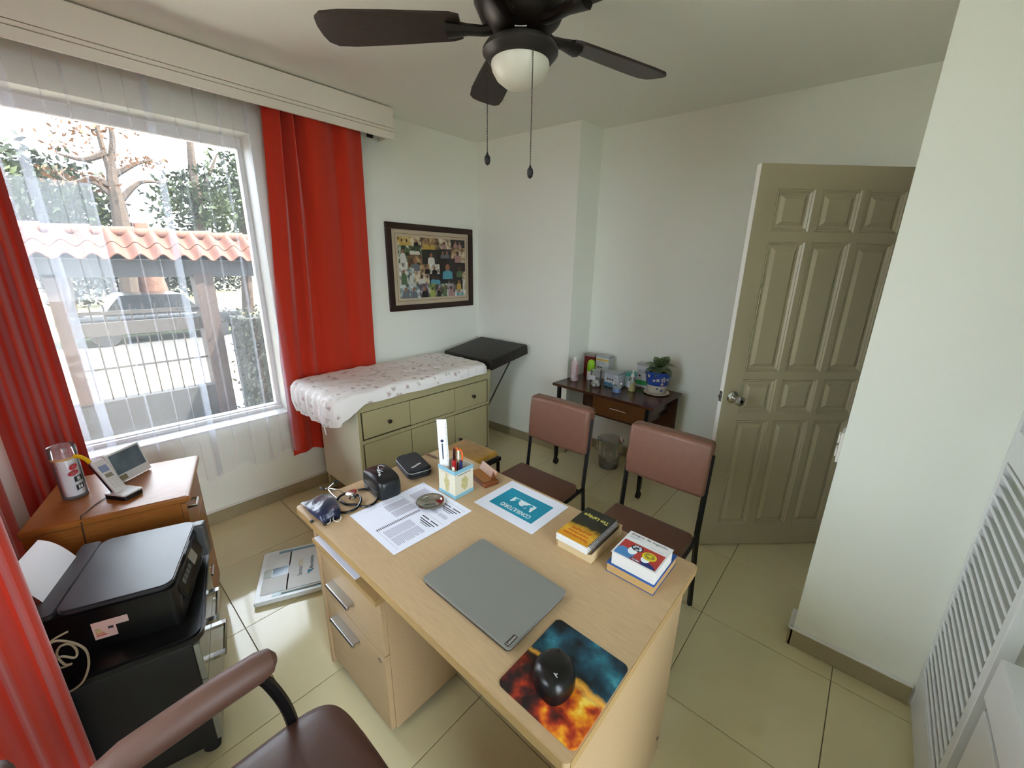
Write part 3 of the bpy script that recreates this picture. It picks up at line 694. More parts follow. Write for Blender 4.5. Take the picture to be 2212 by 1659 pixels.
# ================================================================== STOOL
so = thing('low_stool', 'low black metal stool with a yellow cushioned seat', 'stool', (1.085, 1.55, 0))
obj('cushion', bm_box(-0.15, 0.15, -0.14, 0.14, 0.425, 0.462, 0.015, 3), M('yellow_velvet', '#b8860f', 0.8, noise=(14, 0.3), sheen=0.4), so, True)
obj('seat_frame', bm_box(-0.165, 0.165, -0.155, 0.155, 0.400, 0.425, 0.002, 1), m_blackmet, so)
for a in (-1, 1):
    for b in (-1, 1):
        obj('leg', bm_tube([(a*0.15, b*0.14, 0.40), (a*0.152, b*0.142, 0.0)], 0.0145, 4), m_blackmet, so)
for b in (-1, 1): obj('stretcher', bm_tube([(-0.15, b*0.14, 0.16), (0.15, b*0.14, 0.16)], 0.008, 4), m_blackmet, so)

# ================================================================== SIDE TABLE ON CASTERS
tb = thing('side_table', 'small dark walnut side table on black legs with casters against the back wall', 'table', (1.46, 2.745, 0), -2.0)
tw, tdp, th = 0.418, 0.238, 0.70
obj('tabletop', bm_box(-tw, tw, -tdp, tdp, th-0.02, th, 0.002, 1), m_brown, tb)
obj('back_panel', bm_box(-tw+0.02, tw-0.005, tdp-0.055, tdp-0.04, 0.36, th-0.02), m_brown, tb)
for sx in (-1, 1):
    for sy in (-1, 1):
        x, y = sx*(tw-0.048), sy*(tdp-0.03)
        lg = obj('leg', bm_box(x-0.012, x+0.012, y-0.012, y+0.012, 0.075, th-0.02), m_blackmet, tb)
        obj('caster', bm_join(bm_tube([(x-0.011, y, 0.026), (x+0.011, y, 0.026)], 0.0255, 14), bm_box(x-0.009, x+0.009, y-0.02, y+0.012, 0.04, 0.075, 0.004, 1)), m_blackm, lg, True)
    obj('side_rail', bm_box(sx*(tw-0.048)-0.008, sx*(tw-0.048)+0.008, -tdp+0.03, tdp-0.03, 0.42, 0.436), m_blackmet, tb)
dwr = obj('drawer', bm_box(-0.06, tw-0.062, -tdp+0.035, -tdp+0.05, 0.535, 0.672, 0.001, 1), m_drawerwood, tb)
obj('drawer_box', bm_box(-0.055, tw-0.07, -tdp+0.05, tdp-0.06, 0.54, 0.668), m_brown, tb)
obj('side_apron', bm_box(tw-0.060, tw-0.05, -tdp+0.04, tdp-0.04, 0.60, 0.68), m_brown, tb)
obj('handle', bm_tube(smooth_path([(0.10, -tdp+0.035, 0.615), (0.10, -tdp+0.012, 0.615), (0.225, -tdp+0.012, 0.615), (0.225, -tdp+0.035, 0.615)], 1), 0.0045, 8), m_chrome, dwr, True)

# --- things on the side table
TZ = th+0.0005
b = thing('alcohol_bottle', 'tall translucent pink bottle with a white cap on the side table', 'bottle', (1.118, 2.70, TZ))
obj('body', bm_lathe([(0.028, 0), (0.031, 0.004), (0.031, 0.135), (0.028, 0.15), (0.014, 0.165), (0.012, 0.170)], 20), M('pink_pe', '#c3b3b3', 0.4), b, True)
obj('cap', bm_lathe([(0.0145, 0.165), (0.0145, 0.192), (0.013, 0.194), (0, 0.194)], 16), m_white, b, True)
obj('lettering', xf(bm_text('ALCOHOL', 0.022, 0.0003, 0.0006), TR(0.028, -0.0135, 0.085) @ RZ(52) @ RX(90) @ RZ(90)), M('red_print', '#b23a3a', 0.6), b)
obj('label_mark', bm_box(-0.007, 0.007, -0.0318, -0.0312, 0.025, 0.05), m_white, b)
b = thing('talc_bottle', 'white bottle with a bright green domed cap', 'bottle', (1.200, 2.815, TZ))
obj('body', bm_lathe([(0.029, 0), (0.031, 0.004), (0.031, 0.075)], 20), m_white, b, True)
obj('cap', bm_lathe([(0.0315, 0.075), (0.0315, 0.130), (0.028, 0.148), (0.018, 0.161), (0.006, 0.166), (0, 0.166)], 20), M('lime_plastic', '#8dc21f', 0.35), b, True)
b = thing('red_box', 'dark red box in the corner behind the green capped bottle', 'box', (1.125, 2.93, TZ), 4)
obj('carton', bm_box(-0.045, 0.045, -0.03, 0.03, 0, 0.168, 0.001, 1), M('dark_red_card', '#6a1712', 0.5), b)
obj('lid', bm_box(-0.047, 0.047, -0.032, 0.032, 0.168, 0.190, 0.001, 1), M('clear_lid_grey', '#8f8d84', 0.3), b)
m_card = M('white_card', '#c9cdd0', 0.5)
def carton(name, label, loc, rz, hx, hy, hz, band, bandcol, dots):
    b = thing(name, label, 'box', (*loc, TZ), rz)
    obj('carton', bm_box(-hx, hx, -hy, hy, 0, hz-0.018, 0.001, 1), m_card, b)
    obj('lid', bm_box(-hx-0.002, hx+0.002, -hy-0.002, hy+0.002, hz-0.018, hz, 0.001, 1), M('grey_lid', '#a3a8ab', 0.35), b)
    obj('colour_band', bm_box(-hx+0.001, hx-0.001, -hy-0.0008, -hy, band[0], band[1]), M(bandcol[0], bandcol[1], 0.5), b)
    for k in range(dots): obj('printed_mark', bm_box(-hx*0.6+k*0.022, -hx*0.6+k*0.022+0.014, -hy-0.0008, -hy, hz*0.45, hz*0.45+0.012), m_ink, b)
    for k in range(3): obj('printed_line', bm_box(-hx*0.7, hx*(0.75-0.2*k), -hy-0.0008, -hy, hz*0.62+k*0.009, hz*0.62+k*0.009+0.003), m_inkg, b)
carton('glove_box', 'white carton with a yellow stripe standing against the back wall', (1.245, 2.945), -2, 0.06, 0.035, 0.19, (0.145, 0.16), ('yellow_band', '#c9a94a'), 2)
carton('gauze_box', 'low white carton with a blue lower band behind the medicine cup', (1.425, 2.79), -6, 0.062, 0.045, 0.115, (0.004, 0.028), ('blue_band', '#3f86a8'), 3)
carton('syringe_box', 'grey carton with a green patch behind the pump bottle', (1.60, 2.93), -3, 0.05, 0.03, 0.185, (0.02, 0.055), ('green_band', '#3fa35c'), 1)
b = thing('cotton_jar', 'clear plastic jar of white cotton balls with see-through lid', 'jar', (1.335, 2.665, TZ))
obj('jar_wall', bm_lathe([(0.040, 0), (0.042, 0.003), (0.042, 0.120), (0.040, 0.122)], 24, cap=False), m_plastic_clear, b, True)
obj('jar_base', bm_lathe([(0, 0.0), (0.041, 0.0), (0.041, 0.003), (0, 0.003)], 24), m_plastic_clear, b)
obj('jar_lid', bm_lathe([(0.044, 0.112), (0.044, 0.130), (0.038, 0.134), (0, 0.134)], 24), m_plastic_clear, b, True)
obj('jar_label', bm_box(-0.03, 0.018, -0.0425, -0.0418, 0.062, 0.095), m_card, b)
m_cot = M('cotton', '#e6e6e2', 0.95)
for k in range(9):
    a = k*2.39; rr = 0.025 if k < 6 else 0.012; zz = 0.015 if k < 5 else 0.037
    ball = thing('cotton_ball', 'white cotton ball inside the clear jar', 'cotton ball', (1.335+rr*math.cos(a), 2.665+rr*math.sin(a), TZ+0.003+zz-0.0148), 0, 'cotton balls in the jar')
    bmi = bmesh.new(); bmesh.ops.create_icosphere(bmi, subdivisions=2, radius=0.0135)
    for v in bmi.verts: v.co *= 1+0.06*math.sin(v.co.x*900)*math.sin(v.co.y*700+k)
    ob = obj('puff', bmi, m_cot, ball, True); ob.location = (0, 0, 0.0148)
b = thing('medicine_cup', 'small clear plastic cup with a blue and white label', 'cup', (1.52, 2.655, TZ))
obj('cup_wall', bm_lathe([(0.028, 0), (0.036, 0.062), (0.038, 0.068), (0.036, 0.068)], 22, cap=False), m_plastic_clear, b, True)
obj('contents', bm_lathe([(0.0275, 0.0005), (0.031, 0.034), (0, 0.034)], 22), M('cup_blue', '#a9bcd8', 0.5), b)
obj('label_band', bm_lathe([(0.0285, 0.002), (0.0312, 0.024)], 22, cap=False), M('cup_label', '#7d9bd0', 0.5), b)
b = thing('food_tub', 'round tub with a turquoise lid behind the gauze carton', 'tub', (1.502, 2.885, TZ))
obj('tub_wall', bm_lathe([(0.046, 0), (0.052, 0.085), (0, 0.085)], 24), M('tub_clear', '#9fb3ae', 0.3), b, True)
obj('tub_lid', bm_lathe([(0.058, 0.085), (0.058, 0.098), (0.05, 0.104), (0, 0.104)], 24), M('turquoise_lid', '#4ba596', 0.35), b, True)
b = thing('pump_bottle', 'clear pump bottle half full of yellow gel with white label', 'pump bottle', (1.588, 2.755, TZ))
obj('bottle_wall', bm_lathe([(0.026, 0), (0.029, 0.003), (0.026, 0.085), (0.012, 0.105), (0.011, 0.112)], 20, cap=False), m_plastic_clear, b, True)
obj('gel', bm_lathe([(0.025, 0.001), (0.0275, 0.004), (0.0265, 0.055), (0, 0.055)], 20), M('yellow_gel', '#c9c070', 0.15), b, True)
obj('label', bm_box(-0.024, -0.002, -0.0285, -0.0275, 0.03, 0.082), m_card, b)
obj('pump_head', bm_join(bm_lathe([(0.0125, 0.108), (0.0125, 0.128), (0.005, 0.132), (0.004, 0.152), (0.009, 0.154), (0.009, 0.164), (0, 0.165)], 16), bm_tube([(0, 0, 0.159), (-0.028, -0.012, 0.157)], 0.0045, 8)), m_white, b, True)
obj('dip_tube', bm_tube([(0, 0, 0.11), (0, 0, 0.01)], 0.002, 6), m_white, b)

# potted plant
pt = thing('potted_plant', 'variegated leafy plant in a blue and white flowered pot on a saucer', 'potted plant', (1.745, 2.835, TZ))
m_potw = M('pot_white', '#cfc8b8', 0.3); m_potb = M('pot_blue', '#2f4ca0', 0.3)
def pr(z): return 0.060+0.030*(z/0.165)**0.8
obj('saucer', bm_lathe([(0.07, 0), (0.088, 0.006), (0.09, 0.013), (0.08, 0.010), (0, 0.010)], 32), m_potw, pt, True)
pot = obj('pot', bm_lathe([(0.055, 0.011), (pr(0), 0.014), (pr(0.05), 0.05), (pr(0.075), 0.075)], 36), m_potw, pt, True)
obj('pot_glaze', bm_lathe([(pr(0.072)+0.0006, 0.072), (pr(0.11)+0.0006, 0.11), (pr(0.165)+0.0006, 0.165), (pr(0.168)+0.002, 0.17), (pr(0.165)-0.005, 0.17), (pr(0.15)-0.006, 0.15)], 36, cap=False), m_potb, pt, True)
obj('soil', bm_lathe([(pr(0.15)-0.006, 0.148), (0, 0.152)], 24, cap=False), M('soil', '#2b1a10', 0.9, noise=(60, 0.5)), pt)
def on_pot(poly, a0, z0, off):
    bm = bmesh.new(); vs_ = []
    for x, y in poly:
        r_ = pr(z0+y)+off; a = a0+x/r_; vs_.append(bm.verts.new((r_*math.cos(a), r_*math.sin(a), z0+y)))
    bm.faces.new(vs_); bmesh.ops.triangulate(bm, faces=bm.faces[:]); return bm
def petals(r1, r0, n=5, ph=0.3):
    return [((r1 if k % 2 == 0 else r0)*math.cos(ph+k*PI/n), (r1 if k % 2 == 0 else r0)*math.sin(ph+k*PI/n)) for k in range(2*n)]
va = math.atan2(-2.835, 2.838-1.745)
for (da, z, r1, mt) in ((-0.80, 0.140, 0.016, 'w'), (-0.30, 0.112, 0.013, 'w'), (0.02, 0.117, 0.016, 'w'), (0.48, 0.122, 0.023, 'w'), (0.42, 0.088, 0.014, 'w'), (0.92, 0.12, 0.015, 'w'), (0.02, 0.052, 0.010, 'b'), (0.48, 0.040, 0.013, 'b')):
    obj('painted_flower', on_pot(petals(r1, r1*0.55), va+da, z, 0.0013), m_potw if mt == 'w' else m_potb, pot)
obj('painted_flower', on_pot(petals(0.011, 0.004), va+0.48, 0.122, 0.002), m_potb, pot)
def leaf_mat():
    m = bpy.data.materials.new('variegated_leaf'); m.use_nodes = True; nt = m.node_tree; b = nt.nodes['Principled BSDF']; b.inputs['Roughness'].default_value = 0.4
    tc = nt.nodes.new('ShaderNodeTexCoord'); v = nt.nodes.new('ShaderNodeTexVoronoi'); v.feature = 'DISTANCE_TO_EDGE'; v.inputs['Scale'].default_value = 95
    nt.links.new(tc.outputs['Object'], v.inputs['Vector']); cr = nt.nodes.new('ShaderNodeValToRGB'); e = cr.color_ramp.elements
    e[0].position = 0.03; e[0].color = (*C('#7f9468'), 1); e[1].position = 0.22; e[1].color = (*C('#1d2f16'), 1)
    nt.links.new(v.outputs['Distance'], cr.inputs[0]); nt.links.new(cr.outputs[0], b.inputs['Base Color'])
    return m
m_leaf = leaf_mat(); m_rib = M('leaf_rib', '#8ea377', 0.5)
LV = [(0, 70, 0.12, 0.040), (70, 55, 0.12, 0.042), (-50, 62, 0.12, 0.042), (130, 42, 0.11, 0.042), (195, 38, 0.12, 0.042), (250, 45, 0.11, 0.042), (305, 35, 0.11, 0.04), (30, 38, 0.12, 0.042), (225, 12, 0.09, 0.035), (280, 8, 0.085, 0.035), (340, 15, 0.10, 0.035), (170, 68, 0.10, 0.040), (110, 25, 0.09, 0.038)]
for (az, el, L, wd) in LV:
    def lf(u, v, L=L, wd=wd, el=el):
        s = u*L; w = wd*math.sin(PI*min(1, max(0.0, u))**0.85)*(1-0.15*u); x = s*math.cos(R(el))*1.0; z = s*math.sin(R(el)) - 0.55*s*s/L*0.9*(0.5 if el > 50 else 1)
        t = (v-0.5)*2
        return (x, t*w, z + abs(t)*w*0.25)
    l = obj('leaf', bm_grid(lf, 8, 4), m_leaf, pt, True); l.location = (0, 0, 0.180); l.scale = (1.25, 1.3, 1.25); l.rotation_euler = (0, 0, R(az))
    rb = obj('leaf_rib', bm_tube([Vector(lf(k/8, 0.5))+Vector((0, 0, 0.0012)) for k in range(9)], [0.0016]*8+[0.0005], 5), m_rib, l)
obj('stem', bm_tube([(0, 0, 0.15), (0.003, 0, 0.185)], 0.012, 8), m_rib, pt)

# waste bin with a clear liner
wb = thing('waste_bin', 'small clear plastic waste bin with a see-through liner bag on the floor', 'waste bin', (1.428, 2.81, 0))
obj('bin_wall', bm_lathe([(0.073, 0.0), (0.076, 0.003), (0.098, 0.225), (0.102, 0.23), (0.098, 0.234)], 30, cap=False), m_plastic_clear, wb, True)
obj('bin_base', bm_lathe([(0, 0.001), (0.073, 0.001), (0.073, 0.004), (0, 0.004)], 30), m_plastic_clear, wb)
def bagf(u, v):
    a = u*2*PI; rr = 0.104+0.005*math.sin(9*a)*v+0.004*math.sin(5*a+2)*v+0.004*math.sin(17*a)*v; zz = 0.245-0.11*v+0.008*math.sin(4*a)*v
    return (rr*math.cos(a), rr*math.sin(a), zz)
obj('liner_skirt', bm_grid(bagf, 90, 8, True), m_bag, wb, True)
obj('liner_inside', bm_lathe([(0.104, 0.245), (0.094, 0.2), (0.085, 0.09), (0.07, 0.04), (0.02, 0.02)], 30, cap=False), m_bag, wb, True)
obj('liner_knot', xf(bm_lathe([(0, -0.01), (0.012, 0), (0.01, 0.012), (0, 0.02)], 10), TR(0.112, -0.01, 0.14)), m_bag, wb, True)

# ------------------------------------------------------------------ pixel rays (2212 x 1659 frame) for laying out things on known planes
def pray(px, py): return fw + r2*((px-1106)/877.6) - u2*((py-829.5)/877.6)
def atz(px, py, z):
    d = pray(px, py); return CAM + d*((z-CAM.z)/d.z)
def atpl(px, py, n, p0):
    d = pray(px, py); n = Vector(n); return CAM + d*(n.dot(Vector(p0)-CAM)/n.dot(d))

# ================================================================== THINGS ON THE DESK
DZ = 0.7503
lp = thing('laptop', 'closed silver grey laptop lying on the desk', 'laptop', (2.216, 0.641, DZ))
obj('base', bm_prism(rrect(-0.157, 0.157, -0.113, 0.113, 0.012), 0.003, 0.010), m_dgrey, lp)
obj('lid', bm_prism(rrect(-0.160, 0.160, -0.115, 0.115, 0.010), 0.010, 0.0185, 0.0012), m_steel_lap, lp)
for a in (-1, 1):
    for b_ in (-1, 1): obj('rubber_foot', bm_lathe([(0.006, 0), (0.006, 0.003), (0, 0.003)], 10, (a*0.14, b_*0.095, 0)), m_blackm, lp)
bd = obj('badge', bm_box(0.143, 0.155, -0.112, -0.078, 0.0185, 0.0189), M('badge_grey', '#6c6660', 0.3, metal=0.8), lp)
obj('lettering', xf(bm_text('Lenovo', 0.0088, 0, 0.0001, width=0.028), TR(0.149, -0.095, 0.01905) @ RZ(90)), M('badge_text', '#d6d2cc', 0.4), bd)

def pad_mat():
    m = bpy.data.materials.new('fire_and_ice_print'); m.use_nodes = True; nt = m.node_tree; b = nt.nodes['Principled BSDF']; b.inputs['Roughness'].default_value = 0.6
    L = nt.links.new; N = nt.nodes.new
    tc = N('ShaderNodeTexCoord'); sp = N('ShaderNodeSeparateXYZ'); L(tc.outputs['Object'], sp.inputs[0])
    n1 = N('ShaderNodeTexNoise'); n1.inputs['Scale'].default_value = 22; n1.inputs['Detail'].default_value = 8; L(tc.outputs['Object'], n1.inputs['Vector'])
    n2 = N('ShaderNodeTexNoise'); n2.inputs['Scale'].default_value = 13; n2.inputs['Detail'].default_value = 6; L(tc.outputs['Object'], n2.inputs['Vector'])
    fire = N('ShaderNodeValToRGB'); e = fire.color_ramp.elements
    e[0].position = 0.36; e[0].color = (*C('#1a0503'), 1); e[1].position = 0.72; e[1].color = (*C('#f5cf55'), 1)
    for p, c in ((0.45, '#5e1206'), (0.53, '#a8300a'), (0.60, '#d9700f'), (0.66, '#e8a51e')):
        q = e.new(p); q.color = (*C(c), 1)
    # more flame towards the right half
    mx = N('ShaderNodeMath'); mx.operation = 'MULTIPLY_ADD'; mx.inputs[1].default_value = 0.9; L(sp.outputs[0], mx.inputs[0]); L(n1.outputs[0], mx.inputs[2]); L(mx.outputs[0], fire.inputs[0])
    ice = N('ShaderNodeValToRGB'); e = ice.color_ramp.elements
    e[0].position = 0.40; e[0].color = (*C('#05080b'), 1); e[1].position = 0.70; e[1].color = (*C('#4f9aa3'), 1)
    q = e.new(0.52); q.color = (*C('#123a4a'), 1); q = e.new(0.60); q.color = (*C('#1f6170'), 1)
    mi = N('ShaderNodeMath'); mi.operation = 'MULTIPLY_ADD'; mi.inputs[1].default_value = 0.5; L(sp.outputs[0], mi.inputs[0]); L(n2.outputs[0], mi.inputs[2]); L(mi.outputs[0], ice.inputs[0])
    # boundary along y with a glowing printed seam
    ma = N('ShaderNodeMath'); ma.operation = 'MULTIPLY_ADD'; ma.inputs[1].default_value = 0.05; L(n2.outputs[0], ma.inputs[0]); L(sp.outputs[1], ma.inputs[2])
    st_ = N('ShaderNodeMapRange'); st_.inputs[1].default_value = 0.012; st_.inputs[2].default_value = 0.032; L(ma.outputs[0], st_.inputs[0])
    mix = N('ShaderNodeMixRGB'); L(st_.outputs[0], mix.inputs[0]); L(fire.outputs[0], mix.inputs[1]); L(ice.outputs[0], mix.inputs[2])
    ds = N('ShaderNodeMath'); ds.operation = 'SUBTRACT'; ds.inputs[1].default_value = 0.024; L(ma.outputs[0], ds.inputs[0])
    ab = N('ShaderNodeMath'); ab.operation = 'ABSOLUTE'; L(ds.outputs[0], ab.inputs[0])
    sm = N('ShaderNodeMapRange'); sm.inputs[1].default_value = 0.010; sm.inputs[2].default_value = 0.0; L(ab.outputs[0], sm.inputs[0])
    mix2 = N('ShaderNodeMixRGB'); mix2.inputs[2].default_value = (*C('#f0b040'), 1); L(sm.outputs[0], mix2.inputs[0]); L(mix.outputs[0], mix2.inputs[1])
    L(mix2.outputs[0], b.inputs['Base Color'])
    return m
mp_ = tag(obj('mouse_pad', bm_prism(rrect(-0.097, 0.094, -0.110, 0.110, 0.014), 0, 0.003, 0.0006), pad_mat()), 'mouse pad printed with orange fire and dark teal sky on the desk corner', 'mouse pad')
mp_.location = (2.496, 0.573, DZ)
ms = thing('computer_mouse', 'black ergonomic computer mouse on the fiery mouse pad', 'mouse', (2.484, 0.552, DZ+0.0032), 30)
def mouse_f(u, v):
    a = u*2*PI; k = v
    rx = 0.039*(1+0.10*math.cos(2*a)); ry = 0.058
    r_ = math.sin(k*PI/2)**0.75
    bulge = 1+0.12*max(0, math.cos(a-PI*0.9))
    x = rx*r_*math.cos(a)*bulge; y = ry*r_*math.sin(a)
    zz = 0.042*max(0, math.cos(k*PI/2))**0.55*(1-0.25*(y/ry)) - 0.10*x*(math.cos(k*PI/2))
    return (x, y, max(0.0, zz)+0.0005)
obj('shell', bm_grid(mouse_f, 40, 12, True), m_black, ms, True)
obj('thumb_strip', bm_tube(smooth_path([(-0.030, -0.022, 0.031), (-0.031, -0.006, 0.034), (-0.026, 0.012, 0.034), (-0.020, 0.032, 0.030)]), 0.0035, 8), m_chrome, ms, True)
obj('scroll_wheel', xf(bm_tube([(-0.004, 0, 0), (0.004, 0, 0)], 0.008, 14), TR(0.002, 0.036, 0.026)), m_blackm, ms, True)
obj('button_split', bm_box(0.0012, 0.002, 0.02, 0.054, 0.02, 0.0315), m_dgrey, ms)
obj('maker_logo', xf(bm_text('x', 0.014, 0.0002, 0.0006), TR(0.002, -0.028, 0.0455) @ RX(12)), M('logo_grey', '#b0b0b0', 0.4), ms)

# CONSULTORIO sign sheet
cs = thing('office_sign_sheet', 'white sheet printed with a teal CONSULTORIO sign', 'paper', (2.008, 0.998, DZ))
obj('sheet', bm_box(-0.137, 0.137, -0.106, 0.106, 0, 0.0006), m_paper, cs)
pn = obj('teal_panel', bm_box(-0.1, 0.1, -0.065, 0.065, 0.0006, 0.0008), M('teal_print', '#0f8aa6', 0.5, noise=(9, 0.12)), cs)
m_prw = M('print_white', '#dfe7ea', 0.6)
obj('lettering', xf(bm_text('CONSULTORIO', 0.028, 0, 0.0006, width=0.136), TR(0.008, -0.040, 0.0010) @ RZ(180)), m_prw, pn)
icon = [(-0.056, 0.036), (-0.056, 0.012), (0.056, 0.012), (0.056, 0.036)]
# hands-over-desk emblem in reader orientation (built for a reader at +Y, so turned 180)
base_poly = [(-0.052, -0.018), (0.052, -0.018), (0.052, 0.014), (0.046, 0.014), (0.034, -0.002), (0.020, -0.004), (0.014, 0.008), (0.000, 0.016), (-0.010, 0.010), (-0.006, 0.006), (-0.016, -0.004), (-0.034, -0.002), (-0.046, 0.022), (-0.052, 0.022)]
ic = obj('emblem', xf(bm_flat(base_poly), TR(0.004, 0.006, 0.0010) @ RZ(180)), m_prw, pn)
m_teal2 = M('teal_print_light', '#1c9ab0', 0.5)
for (ex, ey, a_, b_) in ((-0.030, -0.008, 0.012, 0.0075), (0.030, -0.008, 0.012, 0.0075)):
    obj('emblem_disc', xf(bm_flat([(ex+a_*math.cos(k*PI/8), ey+b_*math.sin(k*PI/8)) for k in range(16)]), TR(0.004, 0.006, 0.0012) @ RZ(180)), m_teal2, ic)
obj('emblem_arc', xf(bm_tube(smooth_path([(-0.022, 0.006, 0), (-0.024, 0.013, 0), (-0.018, 0.018, 0)]), 0.0013, 4, flat=0.3), TR(0.004, 0.006, 0.0012) @ RZ(180)), m_prw, ic)

# printed articles
def article(name, label, cx, cy, rz, z):
    a = thing(name, label, 'paper', (cx, cy, z), rz)
    obj('sheet', bm_box(-0.142, 0.142, -0.107, 0.107, 0, 0.0005), m_paper, a)
    def bars(lst): return bm_quads([[(x0, y0, 0.0006), (x1, y0, 0.0006), (x1, y1, 0.0006), (x0, y1, 0.0006)] for x0, x1, y0, y1 in lst])
    o = obj('headline_bars', bars([(0.035, 0.072, 0.068, 0.0725), (0.082, 0.122, 0.068, 0.0725)]), m_ink, a); o['kind'] = 'stuff'
    o = obj('title_lines', bars([(0.04, 0.118, 0.056, 0.060), (0.05, 0.108, 0.048, 0.052), (0.06, 0.10, 0.041, 0.0435)]), m_ink, a); o['kind'] = 'stuff'
    o = obj('text_lines', bars([(c0, c0+w_*(1-0.25*random.random()*(k % 4 == 3)), -0.075+k*0.0042, -0.073+k*0.0042) for c0, w_, n_ in ((0.022, 0.044, 24), (0.07, 0.046, 24)) for k in range(n_)]), m_inkg, a); o['kind'] = 'stuff'
    o = obj('left_text', bars([(-0.105+(k % 2)*0.002, -0.062, 0.0+k*0.0042, 0.0022+k*0.0042) for k in range(20)] + [(-0.056, -0.018, 0.0+k*0.0042, 0.0022+k*0.0042) for k in range(20)]), m_inkg, a); o['kind'] = 'stuff'
    o = obj('binding_marks', bars([(-0.004, 0.008, -0.085+k*0.0062, -0.0815+k*0.0062) for k in range(27)]), M('ink_mid', '#55555f', 0.6), a); o['kind'] = 'stuff'
    o = obj('page_border', bars([(-0.12, 0.0, 0.085, 0.0865), (0.01, 0.13, 0.085, 0.0865), (-0.121, -0.1195, -0.06, 0.086), (-0.0, 0.13, -0.086, -0.0848)]), M('ink_light', '#b0aeb9', 0.6), a); o['kind'] = 'stuff'
    return a
article('printed_article', 'printed article sheet lying under the silver dish', 1.764, 0.743, -0.4, DZ)
article('printed_article', 'printed two-page article sheet on top of the other one beside the stethoscope', 1.765, 0.646, -1.6, DZ+0.0007)
ds = tag(obj('silver_dish', bm_lathe([(0, 0.002), (0.034, 0.002), (0.040, 0.006), (0.046, 0.0085), (0.052, 0.009), (0.0535, 0.0075), (0.050, 0.004), (0.036, 0.0), (0, 0.0)], 40), m_chrome, None, True), 'round silver dish lying on the printed sheets', 'dish')
ds.location = (1.762, 0.781, DZ+0.0014)

# pen holder and contents
pc = thing('pen_holder', 'square cream and blue card pen holder printed with anatomy drawings', 'pen holder', (1.762, 0.902, DZ))
hx, hy, hz = 0.047, 0.045, 0.112
m_pc = M('holder_cream', '#d3cdb8', 0.4); m_pcb = M('holder_blue', '#7fb0c2', 0.4)
obj('box_wall', bm_join(bm_box(-hx, hx, -hy, -hy+0.003, 0, hz), bm_box(-hx, hx, hy-0.003, hy, 0, hz), bm_box(-hx, -hx+0.003, -hy+0.003, hy-0.003, 0, hz), bm_box(hx-0.003, hx, -hy+0.003, hy-0.003, 0, hz), bm_box(-hx, hx, -hy, hy, 0, 0.003)), m_pc, pc)
def band(z0, z1): return bm_join(bm_box(-hx-0.001, hx+0.001, -hy-0.001, -hy, z0, z1), bm_box(-hx-0.001, hx+0.001, hy, hy+0.001, z0, z1), bm_box(-hx-0.001, -hx, -hy, hy, z0, z1), bm_box(hx, hx+0.001, -hy, hy, z0, z1))
obj('top_band', band(hz-0.014, hz+0.001), m_pcb, pc); obj('bottom_band', band(0, 0.014), m_pcb, pc)
m_anat = M('anatomy_print', '#a8ac72', 0.6, noise=(90, 0.3), col2='#c9b184')
fig = [(0, 0.075), (0.006, 0.079), (0.007, 0.086), (0.003, 0.092), (-0.003, 0.092), (-0.007, 0.086), (-0.006, 0.079), (-0.002, 0.075), (-0.013, 0.07), (-0.016, 0.05), (-0.013, 0.045), (-0.010, 0.055), (-0.009, 0.03), (-0.006, 0.018), (-0.001, 0.018), (0, 0.04), (0.002, 0.018), (0.007, 0.018), (0.009, 0.03), (0.010, 0.055), (0.013, 0.045), (0.016, 0.05), (0.013, 0.07)]
obj('body_drawing', xf(bm_flat(fig), TR(0.0, -hy-0.0006, -0.001) @ RX(90)), m_anat, pc)
dig = [(0.017*math.cos(k*PI/10)*(1+0.18*math.sin(3*k*PI/5)), 0.052+0.028*math.sin(k*PI/10)*(1+0.1*math.cos(4*k*PI/5))) for k in range(20)]
obj('organ_drawing', xf(bm_flat(dig), TR(hx+0.0006, 0.002, 0) @ RZ(90) @ RX(90)), m_anat, pc)
obj('heading_line', xf(bm_flat([(-0.03, 0.090), (0.032, 0.090), (0.032, 0.0925), (-0.03, 0.0925)]), TR(hx+0.0006, 0, 0) @ RZ(90) @ RX(90)), m_ink, pc)
obj('heading_line', xf(bm_flat([(-0.03, 0.092), (0.028, 0.092), (0.028, 0.0938), (-0.03, 0.0938)]), TR(0, -hy-0.0006, 0) @ RX(90)), M('pink_line', '#c98a80', 0.6), pc)
m_ruler = M('ruler_white', '#dcdedd', 0.3)
RM = TR(1.737, 0.874, DZ+0.004) @ RZ(42) @ RY(-2)
ru = tag(obj('ruler', xf(bm_box(-0.018, 0.018, -0.001, 0.001, 0, 0.29), RM), m_ruler), 'white plastic ruler standing upright in the pen holder', 'ruler')
o = obj('scale_marks', xf(bm_quads([[(0.016, -0.0012, 0.01+k*0.0045), (0.016-(0.006 if k % 5 == 0 else 0.0035), -0.0012, 0.01+k*0.0045), (0.016-(0.006 if k % 5 == 0 else 0.0035), -0.0012, 0.0112+k*0.0045), (0.016, -0.0012, 0.0112+k*0.0045)] for k in range(60)]), RM), m_ink, ru); o['kind'] = 'stuff'
obj('emblem', xf(bm_flat([(0.006*math.cos(k*PI/8), 0.205+0.006*math.sin(k*PI/8)) for k in range(16)]), RM @ TR(-0.003, -0.0012, 0) @ RX(90)), M('navy_ink', '#1f2a4a', 0.5), ru)
obj('printed_strip', xf(bm_flat([(-0.0055, 0.13), (-0.001, 0.13), (-0.001, 0.195), (-0.0055, 0.195)]), RM @ TR(0, -0.0012, 0) @ RX(90)), M('navy_ink2', '#2b3552', 0.5), ru)
